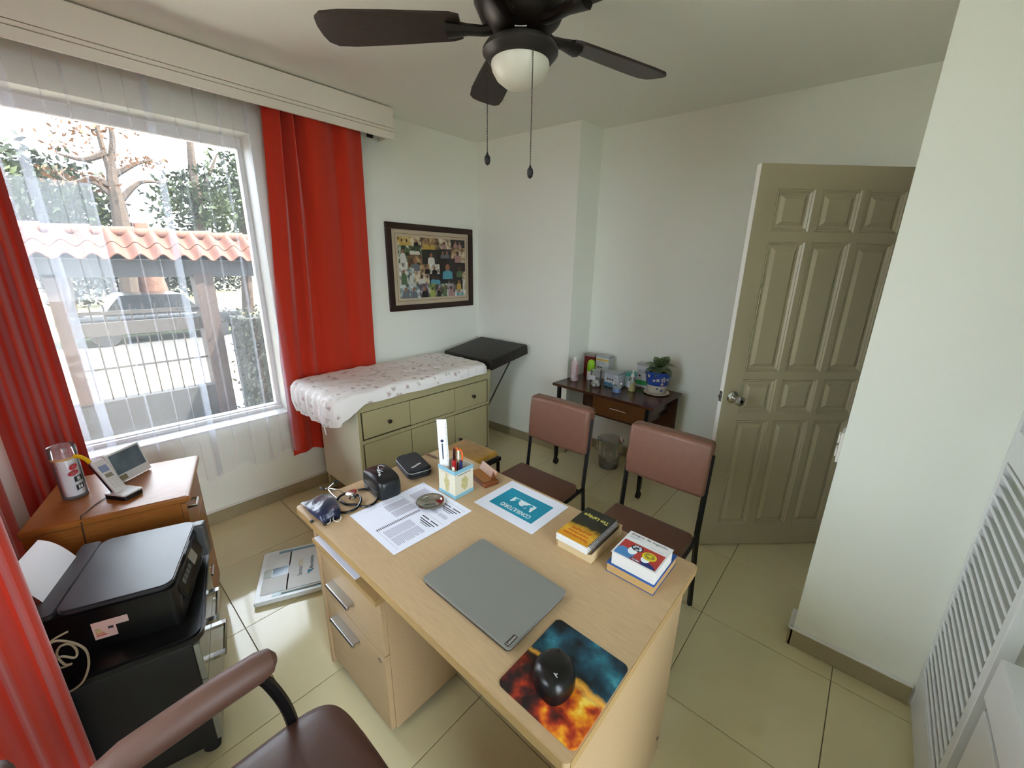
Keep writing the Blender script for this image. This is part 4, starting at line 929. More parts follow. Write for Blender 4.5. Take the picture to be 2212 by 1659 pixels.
def pen(name, label, col, capcol, x, y, lx, ly, L=0.14, r_=0.0055, cat='pen'):
    p = thing(name, label, cat, (x, y, DZ+0.0035))
    ax = Vector((lx, ly, 1)).normalized()
    obj('barrel', bm_tube([(0, 0, 0), ax*(L*0.72)], r_, 10), M('pen_'+col[0], col[1], 0.35), p, True)
    obj('cap', bm_tube([ax*(L*0.72), ax*(L*0.97), ax*L], [r_*1.15, r_*1.1, r_*0.6], 10), M('pen_'+capcol[0], capcol[1], 0.35), p, True)
    obj('clip', bm_tube([ax*(L*0.75)+Vector((0, -r_*1.4, 0)), ax*(L*0.98)+Vector((0, -r_*1.3, 0))], 0.0012, 5), m_chrome, p)
pen('marker_pen', 'white marker with a red cap in the pen holder', ('white', '#d8d6d0'), ('red', '#a01c22'), 1.768, 0.884, 0.04, 0.0, 0.135, 0.008)
pen('marker_pen', 'white marker with a navy cap in the pen holder', ('white', '#d8d6d0'), ('navy', '#1a2350'), 1.787, 0.896, 0.06, 0.02, 0.135, 0.007)
pen('ballpoint_pen', 'brown ballpoint pen with a white tip in the pen holder', ('maroon', '#5a2018'), ('ivory', '#e6ddc8'), 1.765, 0.905, 0.03, 0.03, 0.165, 0.0042)
pen('ballpoint_pen', 'dark maroon pen behind the white ruler in the pen holder', ('maroon', '#5a2018'), ('maroon', '#5a2018'), 1.735, 0.915, -0.02, 0.05, 0.16, 0.0045)
pen('ballpoint_pen', 'black pen leaning on the rim beside the ruler', ('black', '#141414'), ('black', '#141414'), 1.732, 0.892, -0.10, -0.03, 0.128, 0.004)
pen('crayon_pen', 'short red and white pen at the front of the pen holder', ('brick', '#7d2b1e'), ('ivory', '#e6ddc8'), 1.785, 0.874, 0.0, -0.03, 0.116, 0.0055)
sc_ = thing('scissors', 'scissors with orange looped handle standing in the pen holder', 'scissors', (1.752, 0.925, DZ+0.0035))
obj('blades', bm_box(-0.004, 0.004, -0.001, 0.001, 0, 0.11), m_chrome, sc_)
for sx in (-1, 1): obj('handle_loop', bm_tube([(sx*0.011+0.012*math.cos(k*PI/8), 0, 0.135+0.026*math.sin(k*PI/8)) for k in range(16)], 0.0035, 6, True), M('orange_plastic', '#d9641a', 0.4), sc_, True)

# wooden card holder
ch = thing('card_holder', 'small wooden card holder with slanted back beside the pen holder', 'card holder', (1.775, 1.035, DZ), -14)
m_ch = M('oak', '#a86f38', 0.35, noise=(12, 0.35), stretch=(8, 60, 60)); m_chd = M('oak_dark', '#6b3a1c', 0.3)
obj('base', bm_box(-0.065, 0.06, -0.033, 0.03, 0, 0.014, 0.003), m_ch, ch)
obj('end_block', bm_box(0.052, 0.070, -0.036, 0.032, 0, 0.020, 0.006), m_chd, ch)
obj('front_lip', bm_box(-0.065, 0.055, -0.037, -0.031, 0, 0.019, 0.002), m_chd, ch)
obj('back_board', xf(bm_box(-0.065, 0.052, -0.003, 0.003, 0, 0.036, 0.0015), TR(0, 0.020, 0.012) @ RX(-28)), m_ch, ch)
obj('side_cheek', xf(bm_prism([(0, 0), (0.028, 0), (0.014, 0.038)], -0.003, 0.003), TR(0.050, 0.002, 0.014) @ RZ(90) @ RX(90)), m_chd, ch)
# silver paper knife handle
kn = thing('paper_knife', 'silver handled paper knife lying near the far desk edge', 'knife', (1.475, 1.012, DZ), 12)
obj('handle', bm_tube(smooth_path([(-0.045, 0, 0.005), (-0.03, 0.002, 0.007), (-0.005, 0, 0.006), (0.02, -0.002, 0.0055)]), [0.004]*3+[0.007]*6+[0.0062]*6+[0.005]*4, 10, flat=0.9), m_chrome, kn, True)
obj('blade', bm_prism([(0.018, -0.004), (0.018, 0.004), (0.085, 0.003), (0.092, 0.0), (0.085, -0.004)], 0.004, 0.0055), m_brushed, kn)

# blood pressure cases
m_case = M('black_leatherette', '#16191b', 0.3, bump=(160, 0.2, 0.001)); m_case2 = M('black_nylon', '#191b1d', 0.6, bump=(300, 0.3, 0.001))
c1 = thing('pressure_gauge_case', 'tall glossy black zipped leatherette case with silver script emblem', 'case', (1.548, 0.712, DZ), -6)
def case1f(u, v):
    a = u*2*PI; x = 0.084*(abs(math.cos(a))**0.42)*math.copysign(1, math.cos(a)); y = 0.048*(abs(math.sin(a))**0.42)*math.copysign(1, math.sin(a))
    zz = [(0.0, 0.95), (0.003, 0.98), (0.02, 1.0), (0.050, 0.99), (0.064, 0.95), (0.070, 0.88), (0.073, 0.7), (0.074, 0.35), (0.0745, 0.0)]
    k = min(7, int(v*8)); t = v*8-k; z_ = zz[k][0]+(zz[k+1][0]-zz[k][0])*t; s = zz[k][1]+(zz[k+1][1]-zz[k][1])*t
    return (x*s, y*s, z_ + 0.006*(1-(x/0.08)**2)*(z_ > 0.06))
cb = obj('shell', bm_join(bm_grid(case1f, 44, 16, True), bm_flat([(0.07*math.cos(k*PI/6), 0.043*math.sin(k*PI/6)) for k in range(12)], 0.0002)), m_case, c1, True)
obj('zip', bm_tube([((0.0790)*(abs(math.cos(k*PI/24))**0.42)*math.copysign(1, math.cos(k*PI/24)), 0.0487*(abs(math.sin(k*PI/24))**0.42)*math.copysign(1, math.sin(k*PI/24)), 0.030) for k in range(48)], 0.0018, 6, True), m_blackm, c1)
obj('script_emblem', bm_join(bm_tube(smooth_path([(-0.020, 0.024, 0.0818), (-0.036, 0.018, 0.0815), (-0.034, 0.006, 0.0822), (-0.018, 0.0, 0.0825), (0.0, -0.004, 0.0826), (0.016, 0.002, 0.082)]), 0.0014, 5), bm_tube(smooth_path([(-0.016, -0.006, 0.0822), (-0.004, -0.010, 0.0822), (0.004, -0.004, 0.0826), (0.008, -0.014, 0.082), (0.018, -0.010, 0.0815), (0.022, -0.016, 0.081), (0.030, -0.014, 0.0802), (0.026, -0.020, 0.0805), (0.036, -0.02, 0.079)]), 0.0016, 5)), M('silver_foil', '#b9bbb6', 0.35), cb)
c2 = thing('diagnostic_set_case', 'flat black nylon zipped case with white lettering and piping', 'case', (1.508, 0.885, DZ), -14)
k2 = obj('shell', bm_prism(rrect(-0.085, 0.085, -0.050, 0.050, 0.022), 0, 0.042, 0.008), m_case2, c2, True)
obj('piping', bm_tube([(x, y, 0.030) for x, y in rrect(-0.0855, 0.0855, -0.0505, 0.0505, 0.022)], 0.0016, 6, True), M('piping_grey', '#9a9c9c', 0.4), c2, True)
obj('zip', bm_tube([(x, y, 0.016) for x, y in rrect(-0.0855, 0.0855, -0.0505, 0.0505, 0.022)], 0.002, 6, True), m_blackm, c2)
obj('lettering', xf(bm_text('WelchAllyn', 0.015, 0.0002, 0.0003, width=0.052), TR(0.044, -0.004, 0.0424) @ RZ(118)), m_white, k2)

# blue satin drawstring pouch
po = thing('satin_pouch', 'shiny navy blue satin drawstring pouch on the desk corner', 'pouch', (1.520, 0.497, DZ), -6)
def pouch_f(u, v):
    x = -0.085+0.175*u; wv = 0.050*(1-0.30*max(0, u-0.25))*(1 if u < 0.85 else 1-1.8*(u-0.85)); a = v*2*PI
    y = wv*math.cos(a)*(1-0.05*math.sin(9*u)); h_ = (0.006+0.030*math.sin(PI*min(1, u*0.72+0.05))**1.1)*(0.55 if u > 0.92 else 1)
    z = h_*(0.5+0.5*math.sin(a)) + 0.0035*math.sin(13*u+4*math.cos(a))*max(0, math.sin(a))
    return (x, y, max(0.0, z)+0.0005)
obj('bag', bm_grid(pouch_f, 22, 26), M('navy_satin', '#16203f', 0.25, noise=(9, 0.5), bump=(26, 0.6, 0.006), sheen=0.15), po, True)
obj('cord', bm_tube(smooth_path([(0.07, 0.02, 0.012), (0.092, 0.028, 0.006), (0.105, 0.014, 0.003), (0.088, 0.004, 0.004), (0.072, 0.012, 0.010)]), 0.0014, 6), M('white_cord', '#d8d4c8', 0.7), po, True)
obj('cord', bm_tube(smooth_path([(0.075, 0.0, 0.01), (0.092, -0.008, 0.004), (0.097, -0.02, 0.004), (0.090, -0.03, 0.006)]), 0.0014, 6), M('white_cord', '#d8d4c8', 0.7), po, True)
for (x, y) in ((0.096, -0.026), (0.055, -0.054)):
    bm_ = bmesh.new(); bmesh.ops.create_icosphere(bm_, subdivisions=2, radius=0.0065, matrix=TR(x, y, 0.007)); obj('cord_bead', bm_, m_black, po, True)

# stethoscope
sto = thing('stethoscope', 'black and silver stethoscope coiled on the desk beside the blue pouch', 'stethoscope', (1.54, 0.59, DZ))
def sp_(cx, cy, z): return atz(640+cx/11.06, 1020+cy/11.06, z)
def steth(name, pix, z, r_, mat, n=8, parent=None):
    zs = z if isinstance(z, (list, tuple)) else [z]*len(pix)
    return wpart(sto, name, bm_tube(smooth_path([sp_(x, y, zz) for (x, y), zz in zip(pix, zs)], 5), r_, n), mat, True, parent)
zt = DZ+0.0048
steth('rubber_tube', [(1470, 425), (1650, 405), (1830, 470), (1925, 600), (1885, 715), (1760, 800), (1600, 815), (1430, 775), (1200, 765), (1060, 690)], zt, 0.0043, m_black)
steth('rubber_tube', [(1440, 540), (1525, 590), (1545, 690), (1450, 850), (1300, 930), (1130, 965), (985, 930), (920, 830), (955, 680), (1070, 560), (1240, 480)], [zt+0.008, zt+0.009, zt+0.006, zt, zt, zt, zt, zt, zt+0.003, zt+0.006, zt+0.008], 0.0043, m_black)
steth('ear_tube', [(1060, 690), (900, 570), (800, 460), (772, 385), (890, 275), (920, 250)], [zt, zt+0.002, zt+0.004, zt+0.006, zt+0.012, zt+0.014], 0.0026, m_chrome)
steth('ear_tube', [(1160, 495), (1000, 425), (790, 382), (680, 390)], [zt, zt+0.003, zt+0.008, zt+0.010], 0.0024, m_chrome)
steth('ear_tip', [(900, 262), (960, 225), (1005, 215)], zt+0.014, 0.0048, m_blackm)
steth('ear_tip', [(690, 388), (620, 400), (575, 375)], zt+0.010, 0.0048, m_blackm)
cpz = DZ+0.0005; cpc = sp_(1340, 610, cpz)
wpart(sto, 'bell', bm_lathe([(0.0, 0.0), (0.014, 0.0), (0.0145, 0.003), (0.008, 0.009), (0.005, 0.013), (0.005, 0.016)], 22, cpc), m_chrome, True)
dia = wpart(sto, 'diaphragm', xf(bm_lathe([(0.006, 0), (0.019, 0.002), (0.0205, 0.004), (0.0205, 0.007), (0.018, 0.0075), (0, 0.0072)], 26), TR(cpc.x, cpc.y, cpc.z+0.017) @ RX(8) @ RY(-8)), m_chrome, True)

# book stacks
m_page = M('yellow_pages', '#cdb68d', 0.8, noise=(4, 0.1), stretch=(2, 2, 200)); m_pagew = M('white_pages', '#d5d4d0', 0.8, noise=(4, 0.08), stretch=(2, 2, 240))
bk = thing('thick_book', 'thick yellowed book under the spiral bound book', 'book', (2.297, 0.998, DZ))
obj('pages', bm_box(-0.060, 0.061, -0.094, 0.094, 0.001, 0.033), m_page, bk)
obj('cover', bm_box(-0.062, 0.063, -0.096, 0.096, 0.033, 0.0345), M('tan_cover', '#b79c6a', 0.6), bk)
obj('cover', bm_box(-0.062, 0.063, -0.096, 0.096, 0.0, 0.001), M('tan_cover', '#b79c6a', 0.6), bk)
obj('spine', bm_box(-0.0635, -0.062, -0.096, 0.096, 0.0, 0.0345), M('tan_cover', '#b79c6a', 0.6), bk)
sb = thing('spiral_book', 'spiral bound book with black and yellow flame cover on a thicker book', 'book', (2.297, 0.982, DZ+0.035))
obj('pages', bm_box(-0.057, 0.052, -0.092, 0.092, 0.0, 0.0215, 0.002), m_pagew, sb)
def cover_mat():
    m = bpy.data.materials.new('flame_cover'); m.use_nodes = True; nt = m.node_tree; b = nt.nodes['Principled BSDF']; b.inputs['Roughness'].default_value = 0.35
    tc = nt.nodes.new('ShaderNodeTexCoord'); sp = nt.nodes.new('ShaderNodeSeparateXYZ'); nt.links.new(tc.outputs['Object'], sp.inputs[0])
    n = nt.nodes.new('ShaderNodeTexNoise'); n.inputs['Scale'].default_value = 45; n.inputs['Detail'].default_value = 6; nt.links.new(tc.outputs['Object'], n.inputs['Vector'])
    a = nt.nodes.new('ShaderNodeMath'); a.operation = 'MULTIPLY_ADD'; a.inputs[1].default_value = 0.05; nt.links.new(n.outputs[0], a.inputs[0]); nt.links.new(sp.outputs[1], a.inputs[2])
    mr = nt.nodes.new('ShaderNodeMapRange'); mr.inputs[1].default_value = -0.07; mr.inputs[2].default_value = 0.12; nt.links.new(a.outputs[0], mr.inputs[0])
    cr = nt.nodes.new('ShaderNodeValToRGB'); e = cr.color_ramp.elements
    e[0].position = 0.0; e[0].color = (*C('#c98418'), 1); e[1].position = 0.55; e[1].color = (*C('#1b1d17'), 1)
    q = e.new(0.25); q.color = (*C('#d6a52c'), 1); q = e.new(0.40); q.color = (*C('#a87c1c'), 1); q = e.new(0.47); q.color = (*C('#34301a'), 1)
    nt.links.new(mr.outputs[0], cr.inputs[0]); nt.links.new(cr.outputs[0], b.inputs['Base Color'])
    return m
cv = obj('cover', bm_box(-0.0575, 0.050, -0.088, 0.0925, 0.0216, 0.0224), cover_mat(), sb)
obj('author_lettering', xf(bm_text('Tim LaHaye', 0.024, 0, 0.0003, width=0.088), TR(-0.002, 0.052, 0.0226) @ RZ(180)), M('yellow_print', '#d6cf62', 0.5), cv)
m_redp = M('red_title', '#b8350f', 0.5)
for t_, y, w_ in (('Temperamentos', -0.068, 0.086), ('controlados', -0.051, 0.072), ('por el Espíritu', -0.034, 0.066)):
    obj('title_lettering', xf(bm_text(t_, 0.015, 0, 0.0004, width=w_), TR(-0.004, y, 0.0226) @ RZ(180)), m_redp, cv)
ring0 = None
for k in range(27):
    mw = TR(0.054, -0.082+k*0.0063, 0.0115)
    if ring0 is None:
        ring0 = obj('wire_ring', bm_tube([(0.010*math.cos(j*PI/8), 0.0008*math.sin(j*PI/8), 0.0130*math.sin(j*PI/8)) for j in range(16)], 0.0011, 5, True), m_blackm, sb, True); ring0.matrix_local = mw
    else: share(ring0, sb, mw)
bk = thing('puzzle_book_below', 'tan paged book with a blue cover under the puzzle book', 'book', (2.472, 0.994, DZ))
obj('pages', bm_box(-0.068, 0.069, -0.080, 0.080, 0.001, 0.0265), M('tan_pages', '#bf9a62', 0.8, noise=(4, 0.12), stretch=(2, 2, 200)), bk)
obj('cover', bm_box(-0.070, 0.071, -0.082, 0.082, 0.0265, 0.0285), M('blue_cover', '#2f5ea8', 0.4, noise=(20, 0.3)), bk)
obj('cover', bm_box(-0.070, 0.071, -0.082, 0.082, 0.0, 0.001), M('blue_cover', '#2f5ea8', 0.4), bk)
jb = thing('puzzle_book', 'white book with red cover picture of two heads on the blue covered book', 'book', (2.477, 0.977, DZ+0.0288))
obj('pages', bm_box(-0.063, 0.063, -0.060, 0.060, 0.0, 0.0395, 0.001, 1), m_pagew, jb)
jc = obj('cover', bm_box(-0.065, 0.065, -0.063, 0.062, 0.0395, 0.0410), M('white_cover', '#d8d8d6', 0.4), jb)
obj('picture', bm_flat([(-0.060, -0.058), (0.060, -0.058), (0.060, 0.016), (-0.060, 0.016)], 0.0412), M('cover_red', '#a83a34', 0.5), jc)
m_cblue = M('cover_blue', '#4a80b4', 0.5); m_cyel = M('cover_yellow', '#d8c61e', 0.5); m_cnavy = M('cover_navy', '#24306a', 0.5)
def flat_at(poly, z): return bm_flat(poly, z)
obj('figure', flat_at([(-0.060, -0.058), (-0.010, -0.058), (-0.008, -0.036), (-0.022, -0.022), (-0.05, -0.018), (-0.060, -0.03)], 0.0413), m_cblue, jc)
obj('head', flat_at([(-0.020+0.013*math.cos(k*PI/8), -0.020+0.018*math.sin(k*PI/8)) for k in range(16)], 0.0414), m_prw, jc)
obj('head', flat_at([(-0.014+0.017*math.cos(k*PI/8), -0.003+0.014*math.sin(k*PI/8)) for k in range(16)], 0.0415), m_ink, jc)
o = obj('maze_pattern', bm_join(*[bm_tube([(-0.014+0.010*math.cos(k*2.4)+0.003*math.cos(j*PI/4), -0.003+0.008*math.sin(k*2.4)+0.003*math.sin(j*PI/4), 0.0416) for j in range(8)], 0.0007, 4, True) for k in range(7)]), m_prw, jc); o['kind'] = 'stuff'
obj('figure', flat_at([(0.012, -0.058), (0.058, -0.058), (0.052, -0.046), (0.03, -0.038), (0.014, -0.042)], 0.0413), m_cnavy, jc)
obj('head', flat_at([(0.022+0.012*math.cos(k*PI/8), -0.032+0.014*math.sin(k*PI/8)) for k in range(16)], 0.0414), m_prw, jc)
obj('head', flat_at([(0.026+0.020*math.cos(k*PI/8), -0.014+0.018*math.sin(k*PI/8)) for k in range(16)], 0.0415), m_cyel, jc)
o = obj('maze_pattern', bm_join(*[bm_tube([(0.026+0.011*math.cos(k*2.4)+0.0035*math.cos(j*PI/4), -0.012+0.009*math.sin(k*2.4)+0.0035*math.sin(j*PI/4), 0.0416) for j in range(8)], 0.0007, 4, True) for k in range(8)]), m_ink, jc); o['kind'] = 'stuff'
pl_ = obj('publisher_patch', flat_at([(-0.012, -0.058), (0.018, -0.058), (0.018, -0.046), (-0.012, -0.046)], 0.0417), M('patch_maroon', '#6b1230', 0.5), jc)
obj('lettering', xf(bm_text('ALMA', 0.0095, 0, 0.0002, width=0.024), TR(0.003, -0.052, 0.0419)), m_prw, pl_)
obj('title_lettering', xf(bm_text('Juegos de ingenio', 0.0125, 0, 0.0002, width=0.108), TR(-0.002, 0.052, 0.0412)), m_ink, jc)
o = obj('subtitle_lines', bm_quads([[(x0, y0, 0.0412), (x1, y0, 0.0412), (x1, y0+0.0012, 0.0412), (x0, y0+0.0012, 0.0412)] for x0, x1, y0 in ((-0.056, -0.02, 0.040), (-0.056, -0.012, 0.036), (-0.056, -0.03, 0.032), (0.01, 0.028, 0.026), (0.034, 0.05, 0.024))]), m_inkg, jc); o['kind'] = 'stuff'

# ================================================================== WOODEN CABINET BY THE WINDOW
CA = thing('filing_cabinet', 'cherry wood drawer cabinet beside the window holding the water bottle and phone', 'cabinet', (0.700, 0.043, 0), -15.5)
cw, cdp, chh = 0.200, 0.222, 0.70
obj('carcass', bm_box(-cw, cw, -cdp, cdp-0.02, 0.02, chh-0.028), m_wooddark, CA)
m_cedge = M('cherry_edge', '#9c6a3c', 0.35, noise=(6, 0.2, 6), stretch=(20, 4, 20))
obj('top', bm_box(-cw-0.008, cw+0.008, -cdp-0.004, cdp+0.008, chh-0.028, chh, 0.008, 3), m_wooddark, CA, True)
obj('front_edge', bm_tube([(-cw-0.004, cdp+0.004, chh-0.014), (cw+0.004, cdp+0.004, chh-0.014)], 0.0135, 10), m_cedge, CA, True)
obj('plinth', bm_box(-cw+0.01, cw-0.01, -cdp+0.02, cdp-0.04, 0.0, 0.02), m_blackm, CA)
for k, (z0, z1) in enumerate(((0.50, 0.665), (0.33, 0.495), (0.03, 0.325))):
    d = obj('drawer', bm_box(-cw+0.002, cw-0.002, cdp-0.02, cdp-0.002, z0, z1, 0.002, 1), m_cedge, CA)
    obj('handle', bm_tube([(0.12, cdp-0.002, z1-0.025), (0.12, cdp+0.024, z1-0.025), (0.185, cdp+0.024, z1-0.025), (0.185, cdp-0.002, z1-0.025)], 0.006, 6), m_chrome, d)

CZ = chh+0.0005
wbt = thing('water_bottle', 'clear plastic water bottle with red and black print and yellow tag', 'bottle', (0.655, -0.080, CZ))
obj('bottle_wall', bm_lathe([(0.030, 0.0), (0.037, 0.004), (0.037, 0.160), (0.034, 0.168), (0.033, 0.172)], 28, cap=False), m_plastic_clear, wbt, True)
obj('bottle_base', bm_lathe([(0, 0.006), (0.030, 0.0), (0.036, 0.003), (0, 0.009)], 28), m_plastic_clear, wbt, True)
obj('inner_sleeve', bm_lathe([(0.028, 0.012), (0.030, 0.014), (0.030, 0.158), (0, 0.158)], 26), M('frosted_white', '#e6e4e4', 0.5), wbt, True)
obj('lid', bm_lathe([(0.039, 0.172), (0.0395, 0.205), (0.037, 0.212), (0.030, 0.209), (0, 0.209)], 28), m_plastic_clear, wbt, True)
obj('collar', bm_lathe([(0.0375, 0.162), (0.0375, 0.172)], 28, cap=False), M('collar_tan', '#c9a26a', 0.5), wbt, True)
obj('strap', bm_tube(smooth_path([(0.030, 0.025, 0.172), (0.038, 0.042, 0.165), (0.043, 0.055, 0.150), (0.048, 0.062, 0.135)]), 0.008, 6, flat=0.25), M('yellow_tag', '#d9b414', 0.5), wbt, True)
def on_cyl(poly, a0, z0, r_):
    bm = bmesh.new(); bm.faces.new([bm.verts.new((r_*math.cos(a0+x/r_), r_*math.sin(a0+x/r_), z0+y)) for x, y in poly]); bmesh.ops.triangulate(bm, faces=bm.faces[:]); return bm
bva = math.atan2(0.08, 2.18)
m_bred = M('bottle_red', '#b3141c', 0.5)
ell = lambda a_, b_, t: [(a_*math.cos(k*PI/8)*math.cos(t)-b_*math.sin(k*PI/8)*math.sin(t), a_*math.cos(k*PI/8)*math.sin(t)+b_*math.sin(k*PI/8)*math.cos(t)) for k in range(16)]
obj('red_petal', on_cyl(ell(0.016, 0.010, 0.3), bva+0.30, 0.108, 0.0378), m_bred, wbt); obj('red_petal', on_cyl(ell(0.014, 0.010, 0.6), bva+0.42, 0.132, 0.0378), m_bred, wbt)
for (z_, dd) in ((0.082, 0.55), (0.048, 0.52)):
    blk = obj('letter_block', on_cyl([(-0.012, -0.013), (0.012, -0.009), (0.012, 0.013), (-0.012, 0.009)], bva+dd, z_, 0.0378), m_blackm, wbt)
    s_ = 'E' if z_ > 0.06 else 'H'
    obj('lettering', xf(bm_text(s_, 0.018, 0, 0.0008), TR(0.0386*math.cos(bva+dd), 0.0386*math.sin(bva+dd), z_) @ RZ(90+math.degrees(bva+dd)) @ RX(90)), m_white, blk)

ph = thing('cordless_phone', 'silver cordless phone handset standing in its charging cradle', 'phone', (0.785, 0.046, CZ), 32)
m_sil = M('silver_plastic', '#c6c5c1', 0.3)
obj('cradle', bm_prism(rrect(-0.048, 0.048, -0.035, 0.035, 0.010), 0, 0.018, 0.002), m_blackm, ph, True)
obj('cradle_top', bm_prism(rrect(-0.049, 0.049, -0.036, 0.036, 0.010), 0.018, 0.024, 0.002), m_sil, ph, True)
HM = TR(-0.004, 0.0, 0.020) @ RZ(90) @ RX(-34)
hs = obj('handset', xf(bm_box(-0.022, 0.022, -0.001, 0.012, 0.0, 0.150, 0.006, 3), HM), m_sil, ph, True)
obj('handset_back', xf(bm_box(-0.0215, 0.0215, 0.010, 0.024, 0.004, 0.147, 0.007, 3), HM), m_blackm, ph, True)
obj('display', xf(bm_box(-0.014, 0.014, -0.0016, -0.0008, 0.094, 0.122), HM), M('lcd_blue', '#7f8ba6', 0.2), hs)
obj('navigation_key', xf(bm_box(-0.012, 0.012, -0.0022, -0.0008, 0.070, 0.086, 0.0006, 1), HM), m_chrome, hs)
for i in range(3):
    for j in range(4): obj('key', xf(bm_box(-0.015+i*0.0115, -0.007+i*0.0115, -0.002, -0.0008, 0.022+j*0.011, 0.029+j*0.011, 0.0005, 1), HM), M('key_grey', '#b9b8b3', 0.4), hs)
dfm = thing('digital_photo_frame', 'silver digital photo frame leaning behind the cordless phone', 'photo frame', (0.625, 0.095, CZ), 128)
FM = RX(-16)
obj('bezel', xf(bm_box(-0.072, 0.072, -0.009, 0.009, 0.004, 0.132, 0.004, 2), FM), m_sil, dfm, True)
obj('screen', xf(bm_box(-0.060, 0.063, -0.0102, -0.009, 0.038, 0.124), FM), M('screen_dark', '#5d6b73', 0.12, noise=(14, 0.4)), dfm)
obj('control_panel', xf(bm_box(-0.060, -0.030, -0.0102, -0.009, 0.012, 0.033), FM), M('panel_khaki', '#7b745a', 0.3), dfm)
obj('back_shell', xf(bm_box(-0.055, 0.055, 0.009, 0.022, 0.03, 0.118, 0.006, 2), FM), m_blackm, dfm, True)
obj('stand_leg', bm_tube([(0, 0.030, 0.075), (0, 0.070, 0.002)], 0.006, 6), m_blackm, dfm)
cbl = tag(obj('phone_cable', bm_tube(smooth_path([(0.745, 0.015, CZ+0.004), (0.785, -0.03, CZ+0.002), (0.835, -0.062, CZ+0.002), (0.872, -0.078, CZ+0.004), (0.892, -0.082, CZ-0.05), (0.893, -0.086, CZ-0.11), (0.902, -0.084, CZ-0.16), (0.896, -0.090, CZ-0.24)]), 0.0018, 6), M('brown_cable', '#3a2a20', 0.6), None, True), 'thin brown phone cable running over the cabinet edge', 'cable')

# ================================================================== PRINTER STAND AND PRINTER
SD = thing('printer_stand', 'black drawer pedestal with grey fronts and chrome bar handles on casters', 'drawer pedestal', (1.226, -0.005, 0), -14.7)
sw_, sdp, sh_ = 0.237, 0.170, 0.50
m_greyf = M('grey_lacquer', '#77786a', 0.22)
obj('body', bm_box(-sw_+0.004, sw_-0.004, -sdp, sdp-0.02, 0.055, sh_-0.03, 0.003, 1), m_blackm, SD)
obj('top_slab', bm_prism(rrect(-sw_, sw_, -sdp, sdp+0.01, 0.035, 6), sh_-0.030, sh_, 0.006), m_black, SD, True)
for z0, z1, hz_ in ((0.325, 0.462, 0.405), (0.065, 0.320, 0.255)):
    d = obj('drawer', bm_box(-sw_+0.006, sw_-0.006, sdp-0.02, sdp-0.004, z0, z1, 0.002, 1), m_greyf, SD)
    obj('handle', bm_join(bm_tube([(-0.085, sdp+0.028, hz_), (0.085, sdp+0.028, hz_)], 0.006, 4), bm_box(-0.085, -0.065, sdp-0.004, sdp+0.03, hz_-0.006, hz_+0.006), bm_box(0.065, 0.085, sdp-0.004, sdp+0.03, hz_-0.006, hz_+0.006)), m_chrome, d)
obj('lock', xf(bm_lathe([(0.008, 0), (0.008, 0.004), (0, 0.005)], 14), TR(-0.18, sdp-0.004, 0.29) @ RX(-90)), m_chrome, SD)
for a in (-1, 1):
    for b_ in (-1, 1): obj('caster', xf(bm_join(bm_tube([(-0.012, 0, 0.025), (0.012, 0, 0.025)], 0.0245, 14), bm_box(-0.008, 0.008, -0.015, 0.015, 0.035, 0.055)), TR(a*(sw_-0.04), b_*(sdp-0.04), 0)), m_blackm, SD, True)

PRN = thing('inkjet_printer', 'black inkjet printer with control panel on the black drawer pedestal', 'printer', (1.200, 0.000, sh_+0.0006), -21)
m_ptop = M('printer_lid', '#2b2b2d', 0.33, bump=(300, 0.1, 0.0005))
pw, pd, phh = 0.177, 0.165, 0.155
obj('body', bm_prism(rrect(-pw, pw, -pd, pd-0.012, 0.022, 5), 0.0, phh-0.016, 0.004), m_black, PRN, True)
obj('scanner_lid', bm_prism(rrect(-pw+0.001, pw-0.001, -pd+0.055, pd-0.016, 0.030, 6), phh-0.0155, phh, 0.003), m_ptop, PRN, True)
obj('rear_cover', bm_prism(rrect(-pw+0.001, pw-0.001, -pd+0.002, -pd+0.053, 0.012, 4), phh-0.0155, phh-0.001, 0.002), m_ptop, PRN, True)
obj('front_shoulder', bm_box(-pw, -pw+0.045, pd-0.030, pd+0.014, 0.02, phh-0.004, 0.010, 3), M('printer_grey', '#4a4c4c', 0.35), PRN, True)
pnl = obj('control_panel', xf(bm_box(-0.115, 0.14, -0.005, 0.005, -0.035, 0.035, 0.003, 1), TR(0.01, pd-0.010, 0.105) @ RX(20)), m_black, PRN)
obj('panel_screen', xf(bm_box(-0.05, 0.0, 0.005, 0.0062, -0.018, 0.02), TR(0.01, pd-0.010, 0.105) @ RX(20)), M('panel_lcd', '#8d8a80', 0.2), pnl)
for k in range(4): obj('panel_button', xf(bm_box(0.02+k*0.024, 0.036+k*0.024, 0.005, 0.0065, -0.008, 0.008, 0.0005, 1), TR(0.01, pd-0.010, 0.105) @ RX(20)), M('button_grey', '#5f635f', 0.4), pnl)
obj('output_slot', bm_box(-0.12, 0.14, pd-0.014, pd-0.010, 0.018, 0.062), M('slot_black', '#030303', 0.8), PRN)
obj('lid_grip', bm_box(-0.05, 0.03, pd-0.020, pd-0.008, phh-0.012, phh-0.004, 0.003, 1), m_blackm, PRN)
stk = obj('energy_sticker', bm_box(pw, pw+0.0006, -0.045, 0.005, 0.035, 0.093), M('sticker_pink', '#c9a298', 0.6), PRN)
obj('sticker_tab', bm_box(pw, pw+0.0006, 0.005, 0.035, 0.070, 0.093), M('sticker_pink2', '#c3a39a', 0.6), stk)
for k, (c_, w_) in enumerate((('#7d8a4a', 0.010), ('#b09a3c', 0.014), ('#b3742e', 0.018), ('#a8402a', 0.022))):
    obj('rating_bar', bm_box(pw+0.0006, pw+0.0009, -0.040, -0.040+w_, 0.066-k*0.007, 0.070-k*0.007), M('rating_%d' % k, c_, 0.6), stk)
